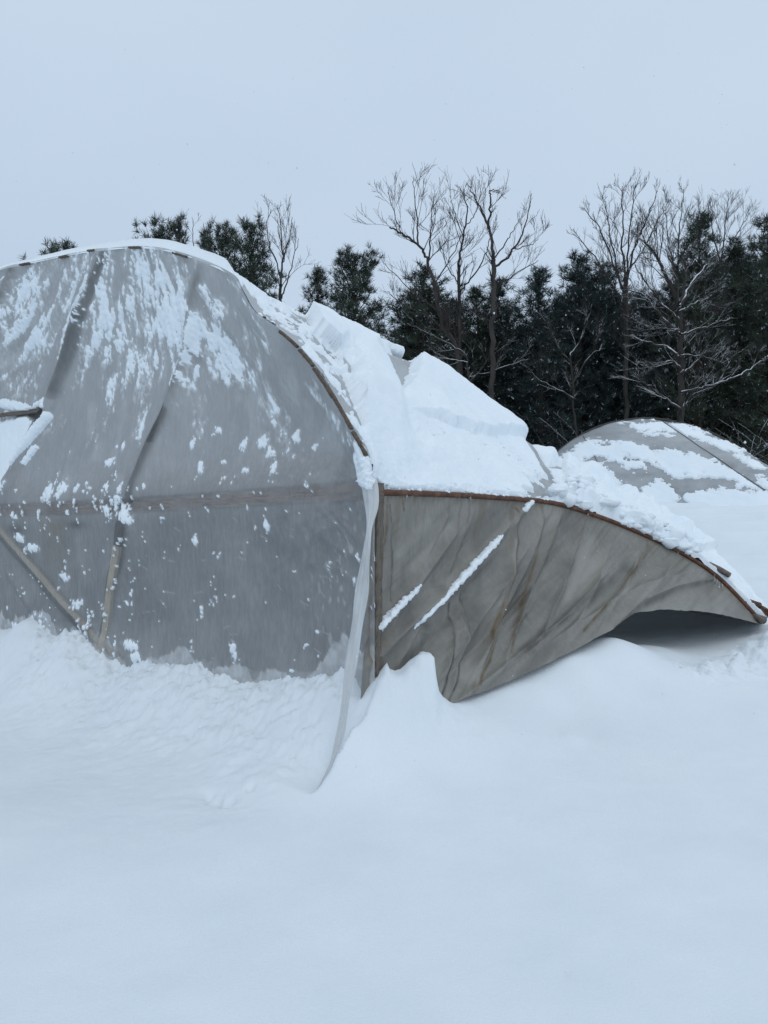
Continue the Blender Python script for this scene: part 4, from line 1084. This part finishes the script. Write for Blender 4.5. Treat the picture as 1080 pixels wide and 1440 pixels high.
PINES = [
    (84, 338, 30, 4, .45, .9, 0.3, "small pine top just showing over the left shoulder of the greenhouse", 0),
    (228, 306, 27, 4, .6, .8, 1.2, "ragged open pine rising behind the greenhouse peak", 0),
    (256, 292, 27.5, 3, .6, .55, 3.0, "thin spindly pine close beside the ragged pine behind the greenhouse peak", 0),
    (312, 312, 27, 2, .7, .75, 2.1, "bushy pine behind the greenhouse shoulder, left one of a merged pair", 0),
    (352, 304, 26.5, 0, .7, .95, 4.0, "bushy pine behind the greenhouse shoulder, right one of a merged pair", 0),
    (446, 368, 27, 1, .7, .8, 0.9, "short dark pine left of the rounded pine above the snowy roof", 0),
    (495, 348, 26, 2, .7, .8, 5.2, "rounded dark pine standing above the snowy roof with sky on its right", 0),
    (594, 382, 26.5, 0, .8, 1.1, 2.7, "broad dark pine behind the forked bare tree", 0),
    (668, 402, 28, 1, .9, 1.0, 1.7, "pine crown filling the gap between the two slim bare trunks", 0),
    (706, 392, 28, 3, .9, 1.2, 3.7, "narrow pine crown behind the tallest bare trunk", 1),
    (757, 377, 27, 1, 1.0, 1.05, 0.2, "pointed blue-green pine right of the tallest bare trunk", 1),
    (812, 360, 27.5, 0, 1.1, .95, 4.4, "pointed dark pine left of the many-stemmed bare tree", 1),
    (848, 376, 28, 2, 1.1, .8, 2.2, "pine crown behind the lower stems of the many-stemmed bare tree", 1),
    (905, 415, 27, 2, 1.2, .9, 0.6, "low pine crown seen through the limbs of the snowy oak", 1),
    (986, 300, 26.5, 1, 1.3, 1.1, 5.6, "tall pointed pine right of the snowy oak", 0),
    (1034, 334, 27.5, 3, 1.3, 1.2, 1.0, "slim pine between the tall pointed pine and the right edge", 0),
    (1080, 306, 26, 0, 1.3, .9, 2.9, "tall dense pine cut by the right edge of the photo", 0),
    (945, 400, 28.5, 0, 1.2, .9, 3.3, "dark pine crown directly behind the trunk of the snowy oak", 0),
]
for a in PINES: place_pine(*a)

# the wood behind, which reads as one dark mass
rng = np.random.RandomState(77)
WV, WF, WTn = [], [], []; nv = 0; wt = MB()
for i in range(46):
    key = rng.randint(0, 4); tr, V, f, tone, H, W = PROTO[key]
    Y = rng.uniform(29.5, 37); u = 395 + 760 * (i + rng.uniform(0, 1)) / 46
    vt = np.interp(u, [395, 440, 520, 560, 600, 700, 760, 820, 880, 940, 990, 1150], [470, 440, 455, 470, 425, 428, 418, 405, 425, 415, 360, 350]) + rng.uniform(0, 55)
    if u < 560: vt = max(vt, 440)
    tp = pix(u, vt, Y); sc = (tp[2] - 1.0) / H; wd = rng.uniform(1.0, 1.4); an = rng.uniform(0, 6.28)
    c_, s_ = math.cos(an), math.sin(an)
    Q = np.stack([(V[:, 0] * c_ - V[:, 1] * s_) * wd + tp[0], (V[:, 0] * s_ + V[:, 1] * c_) * wd + Y, V[:, 2] * sc + 1.0], -1)
    WV.append(Q); WF.append(f + nv); WTn.append(tone); nv += len(Q)
o = mesh_obj("pine_wood", np.concatenate(WV), np.concatenate(WF), M_NEEDLE2, None, False, attrs={"tone": np.concatenate(WTn)})
tag(o, "dark mass of evergreen wood behind the front row of trees", "wood", None, "stuff")

# bare trees
def grow(mb, p, d, L, r, lev, rng, up_bias=0.25, spread=0.6, minr=0.0035):
    n = 5 if lev < 2 else 4
    P = [p]; cur = d / np.linalg.norm(d)
    for i in range(n):
        cur = cur + rng.normal(0, 0.10, 3) + np.array([0, 0, up_bias * 0.18]); cur /= np.linalg.norm(cur)
        P.append(P[-1] + cur * L / n)
    P = np.array(P)
    V, f = tube(P, np.linspace(r, max(r * 0.42, minr), n + 1), 5 if r > .03 else 3, cap=False); mb.add(V, f)
    if lev <= 0 or L < 0.25: return
    k = rng.randint(4, 7) if lev > 1 else rng.randint(3, 6)
    for j in range(k):
        s = rng.uniform(0.25, 0.98); x = s * n; i = min(int(x), n - 1)
        q = P[i] + (P[i + 1] - P[i]) * (x - i); dd = P[i + 1] - P[i]; dd /= np.linalg.norm(dd)
        sd = rng.normal(0, 1, 3); sd -= dd * np.dot(sd, dd); sd /= np.linalg.norm(sd)
        nd = dd + sd * spread * rng.uniform(.6, 1.5) + np.array([0, 0, up_bias])
        grow(mb, q, nd, L * rng.uniform(.38, .62), max(r * .5, minr), lev - 1, rng, up_bias, spread, minr)

def bare_tree(label, base_uv, Y, limbs, seed, mat, zb, lev=2, dens=1.0, r0=.14, up_bias=.3, tw=1.0, name="bare_tree"):
    rng = np.random.RandomState(seed)
    b = pix(base_uv[0], base_uv[1], Y)
    root = empty(name, (b[0], b[1], zb), label, "tree", "leafless trees along the wood edge")
    tr, cr_ = MB(), MB()
    first = True
    for li, (pts, ra, rb) in enumerate(limbs):
        q = np.array([pix(u, v, Y) for u, v in pts])
        if first:
            q = np.concatenate([[np.array([q[0][0], q[0][1], zb - .4])], q]); off0 = None
        # real depth: limbs lean towards or away from the viewer as they run
        lean = rng.uniform(-.45, .45) if not first else rng.uniform(-.06, .06)
        dist = np.linalg.norm(q - q[0], axis=1)
        yy = lean * dist
        q = q + np.array([0, 1.0, 0]) * yy[:, None]
        sc = q[:, 1] / Y                                       # keep the traced run while it leans
        q = np.stack([q[:, 0] * sc, q[:, 1], CAMZ + (q[:, 2] - CAMZ) * sc], -1)
        P = crom(q, np.linspace(0, len(q) - 1, 7 * (len(q) - 1)))
        P[1:-1] += rng.normal(0, .02, P[1:-1].shape)
        V, f = tube(P, np.linspace(ra * .62, rb * .7, len(P)), 7, cap=False)
        (tr if first else cr_).add(V, f)
        tot = np.linalg.norm(np.diff(P, axis=0), axis=1).sum()
        k = int((3 + tot * 1.5) * dens)
        for j in range(k):
            s = rng.uniform(0.5 if first else 0.12, 1.0) ** 0.8; i = min(int(s * (len(P) - 1)), len(P) - 2)
            dd = P[i + 1] - P[i]; dd /= np.linalg.norm(dd)
            sd = rng.normal(0, 1, 3); sd -= dd * np.dot(sd, dd); sd /= np.linalg.norm(sd)
            grow(cr_, P[i], dd + sd * rng.uniform(.5, 1.1) + np.array([0, 0, up_bias]), tw * rng.uniform(.6, 1.6) * (1.15 - .85 * s), max(.006, min(.022, (ra + (rb - ra) * s) * .3)), lev, rng, up_bias)
        first = False
    tr.build("trunk", mat, root); cr_.build("crown", mat, root)
    return root

bare_tree("leafless forked tree spreading left, left one of three tall bare trees above the pines", (646, 640), 24.5,
    [([(647, 620), (643, 500), (622, 455), (611, 400)], .13, .09), ([(611, 400), (600, 365), (588, 345), (563, 327), (548, 320)], .085, .03), ([(563, 327), (556, 305), (545, 270)], .03, .01), ([(588, 345), (586, 300), (580, 255)], .05, .01),
     ([(602, 368), (606, 320), (610, 275)], .05, .01), ([(611, 400), (635, 360), (650, 330)], .04, .012), ([(620, 440), (575, 405), (540, 370)], .04, .01), ([(648, 500), (610, 450), (570, 430), (545, 410)], .04, .01)], 301, M_BARK, .8)
bare_tree("slim straight leafless tree, middle one of three tall bare trees above the pines", (645, 640), 25.2,
    [([(650, 600), (646, 463), (645, 373)], .12, .075), ([(645, 373), (650, 340), (657, 293), (646, 262)], .075, .012), ([(646, 410), (668, 385), (684, 352), (690, 330)], .05, .012), ([(651, 335), (640, 300), (632, 275)], .03, .01), ([(646, 400), (628, 375), (622, 350)], .035, .01), ([(653, 320), (668, 300), (672, 280)], .03, .01)], 303, M_BARK, .8)
bare_tree("tall leafless tree with a bent top, right one of three bare trees above the pines", (692, 640), 24.2,
    [([(693, 600), (692, 500), (694, 420), (694, 365)], .15, .10), ([(694, 365), (687, 322), (674, 290), (657, 258)], .09, .016), ([(687, 322), (690, 290), (689, 270), (700, 268)], .06, .015), ([(695, 378), (720, 353), (738, 320), (748, 272)], .07, .012), ([(694, 400), (713, 393), (757, 366)], .05, .012), ([(722, 350), (745, 345), (757, 335)], .03, .01), ([(694, 365), (715, 335), (730, 310)], .04, .01)], 305, M_BARK, .8, dens=.85)
bare_tree("leafless many-stemmed tree fanning upward left of the snowy oak", (878, 620), 25.5,
    [([(880, 600), (880, 480), (879, 403)], .13, .10), ([(879, 403), (876, 330), (875, 262)], .07, .012), ([(879, 420), (866, 380), (844, 324), (820, 292)], .07, .012), ([(880, 405), (892, 350), (906, 315), (925, 268)], .07, .012), ([(878, 430), (845, 375), (806, 322)], .06, .01), ([(880, 390), (886, 320), (893, 262)], .06, .01), ([(870, 385), (858, 330), (850, 280)], .05, .01), ([(884, 380), (905, 350), (925, 310), (940, 290)], .05, .01)], 307, M_BARK, 1.0, tw=.95, dens=1.7)
bare_tree("spreading leafless oak with snow lying along its crooked limbs", (957, 640), 23.0,
    [([(957, 610), (958, 560), (957, 482), (954, 425)], .19, .12), ([(954, 425), (935, 381), (916, 350), (888, 324)], .11, .03), ([(956, 430), (975, 395), (996, 370), (1010, 355)], .08, .02), ([(955, 469), (925, 440), (905, 415), (880, 407)], .075, .02), ([(955, 501), (935, 488), (905, 480), (885, 470)], .08, .02), ([(958, 520), (945, 508), (930, 512)], .06, .02),
     ([(958, 576), (930, 556), (905, 538), (886, 527)], .07, .018), ([(957, 470), (976, 465), (1005, 455), (1030, 446)], .07, .016), ([(956, 438), (975, 428), (998, 418)], .06, .015), ([(958, 525), (978, 510), (998, 485)], .07, .02), ([(958, 552), (990, 545), (1030, 532), (1060, 515), (1080, 500)], .07, .02), ([(954, 425), (950, 385), (935, 350)], .07, .015), ([(955, 450), (930, 425), (900, 385), (893, 372)], .06, .015), ([(956, 425), (965, 385), (968, 350)], .06, .012), ([(957, 500), (985, 500), (1020, 512)], .05, .014), ([(957, 585), (970, 560), (1000, 545)], .05, .014), ([(955, 465), (938, 462), (918, 455)], .05, .014)], 309, M_BARKSNOW, 1.1, dens=1.5, up_bias=.22, tw=1.0)
bare_tree("slender leafless tree standing between the snowy oak and the tall pointed pine", (952, 640), 27.5,
    [([(952, 600), (952, 450), (953, 380)], .1, .07), ([(953, 380), (956, 320), (962, 266)], .06, .01), ([(953, 390), (940, 340), (936, 290)], .05, .01), ([(953, 370), (975, 330), (985, 290)], .045, .01)], 311, M_BARK, 1.2, tw=1.0, dens=1.6)
bare_tree("faint leafless tree top between the tall pointed pine and the right edge", (1015, 640), 29.5,
    [([(1015, 600), (1015, 450), (1015, 370)], .1, .06), ([(1015, 370), (1020, 320), (1024, 280)], .05, .01), ([(1015, 375), (1003, 330), (1000, 290)], .05, .01), ([(1016, 360), (1040, 325), (1050, 300)], .04, .01)], 313, M_BARK, 1.2, tw=1.0, dens=1.6)
bare_tree("leafless tree right of the bushy pair of pines behind the greenhouse shoulder", (394, 640), 25.5,
    [([(394, 600), (394, 480), (395, 400)], .1, .07), ([(395, 400), (397, 345), (390, 288)], .06, .01), ([(396, 420), (408, 380), (420, 335)], .045, .01), ([(395, 390), (380, 345), (374, 310)], .04, .01), ([(396, 370), (408, 330), (410, 305)], .035, .01)], 315, M_BARK, .7, tw=.9, dens=.9)
bare_tree("leafless sapling between the spindly pine and the bushy pair of pines", (272, 640), 26.5,
    [([(272, 600), (271, 450), (270, 370)], .07, .04), ([(270, 370), (272, 330), (270, 305)], .03, .008), ([(271, 380), (258, 345), (264, 318)], .03, .008)], 317, M_BARK, .7, tw=.6, dens=.6)
bare_tree("crooked snowy sapling low between the tall bare trunk and the many-stemmed tree", (800, 640), 24.8,
    [([(812, 640), (806, 560), (802, 500)], .07, .05), ([(802, 500), (820, 470), (832, 430)], .04, .012), ([(802, 510), (780, 480), (768, 450)], .04, .012), ([(804, 540), (830, 500), (850, 490)], .04, .012), ([(806, 560), (770, 540), (740, 520)], .04, .012)], 319, M_BARKSNOW, .9, tw=.9)
bare_tree("low snowy branching sapling in front of the broad dark pine", (660, 640), 24.0,
    [([(668, 640), (662, 560), (655, 500)], .07, .05), ([(655, 500), (625, 480), (590, 462), (565, 435)], .05, .012), ([(657, 510), (630, 505), (600, 500)], .04, .012), ([(660, 540), (690, 500), (705, 480)], .04, .012), ([(664, 560), (640, 530), (620, 525)], .035, .012), ([(660, 530), (712, 515), (745, 505)], .035, .012)], 321, M_BARKSNOW, .9, tw=.8, dens=.8)

# snow-dusted undergrowth along the foot of the wood
rng = np.random.RandomState(91); ug = MB()
for i in range(150):
    u = rng.uniform(600, 1120); Y = rng.uniform(21.5, 24); b = pix(u, 700, Y); b[2] = 1.2
    for j in range(5):
        an = rng.uniform(0, 6.28); el = rng.uniform(.5, 1.4); L = rng.uniform(1.2, 3.4) * (1.0 if u > 760 else .8)
        d = np.array([math.cos(an) * math.cos(el), math.sin(an) * math.cos(el), math.sin(el)])
        grow(ug, b + rng.normal(0, .2, 3) * np.array([1, 1, 0]), d, L, .010, 1, rng, -0.1, .8, .004)
o = ug.build("undergrowth", M_BARKSNOW)
tag(o, "tangle of snow-dusted bare undergrowth at the foot of the wood", "undergrowth", None, "stuff")

# ------------------------------------------------------------------ falling snow
rng = np.random.RandomState(5); fl = MB()
ico = np.array([(0, 0, 1), (.9, 0, .2), (.2, .9, -.1), (-.8, .4, .1), (-.5, -.8, .2), (.5, -.7, -.3), (0, .1, -1)])
icf = [(0, 1, 2), (0, 2, 3), (0, 3, 4), (0, 4, 5), (0, 5, 1), (6, 2, 1), (6, 3, 2), (6, 4, 3), (6, 5, 4), (6, 1, 5)]
for i in range(900):
    Y = 1.6 + 20 * rng.uniform(0, 1) ** 0.8
    q = pix(rng.uniform(-100, 1180), rng.uniform(-60, 1100), Y)
    if q[2] < 0.7 and Y > 4: continue
    r_ = rng.uniform(.0016, .0045) * (1 if Y < 5 else 1.5)
    fl.add(ico * r_ * rng.uniform(.6, 1.4, (7, 1)) + q, icf)
o = fl.build("falling_snow", M_SNOW)
tag(o, "sparse small snowflakes drifting down through the air", "snowflakes", None, "stuff")
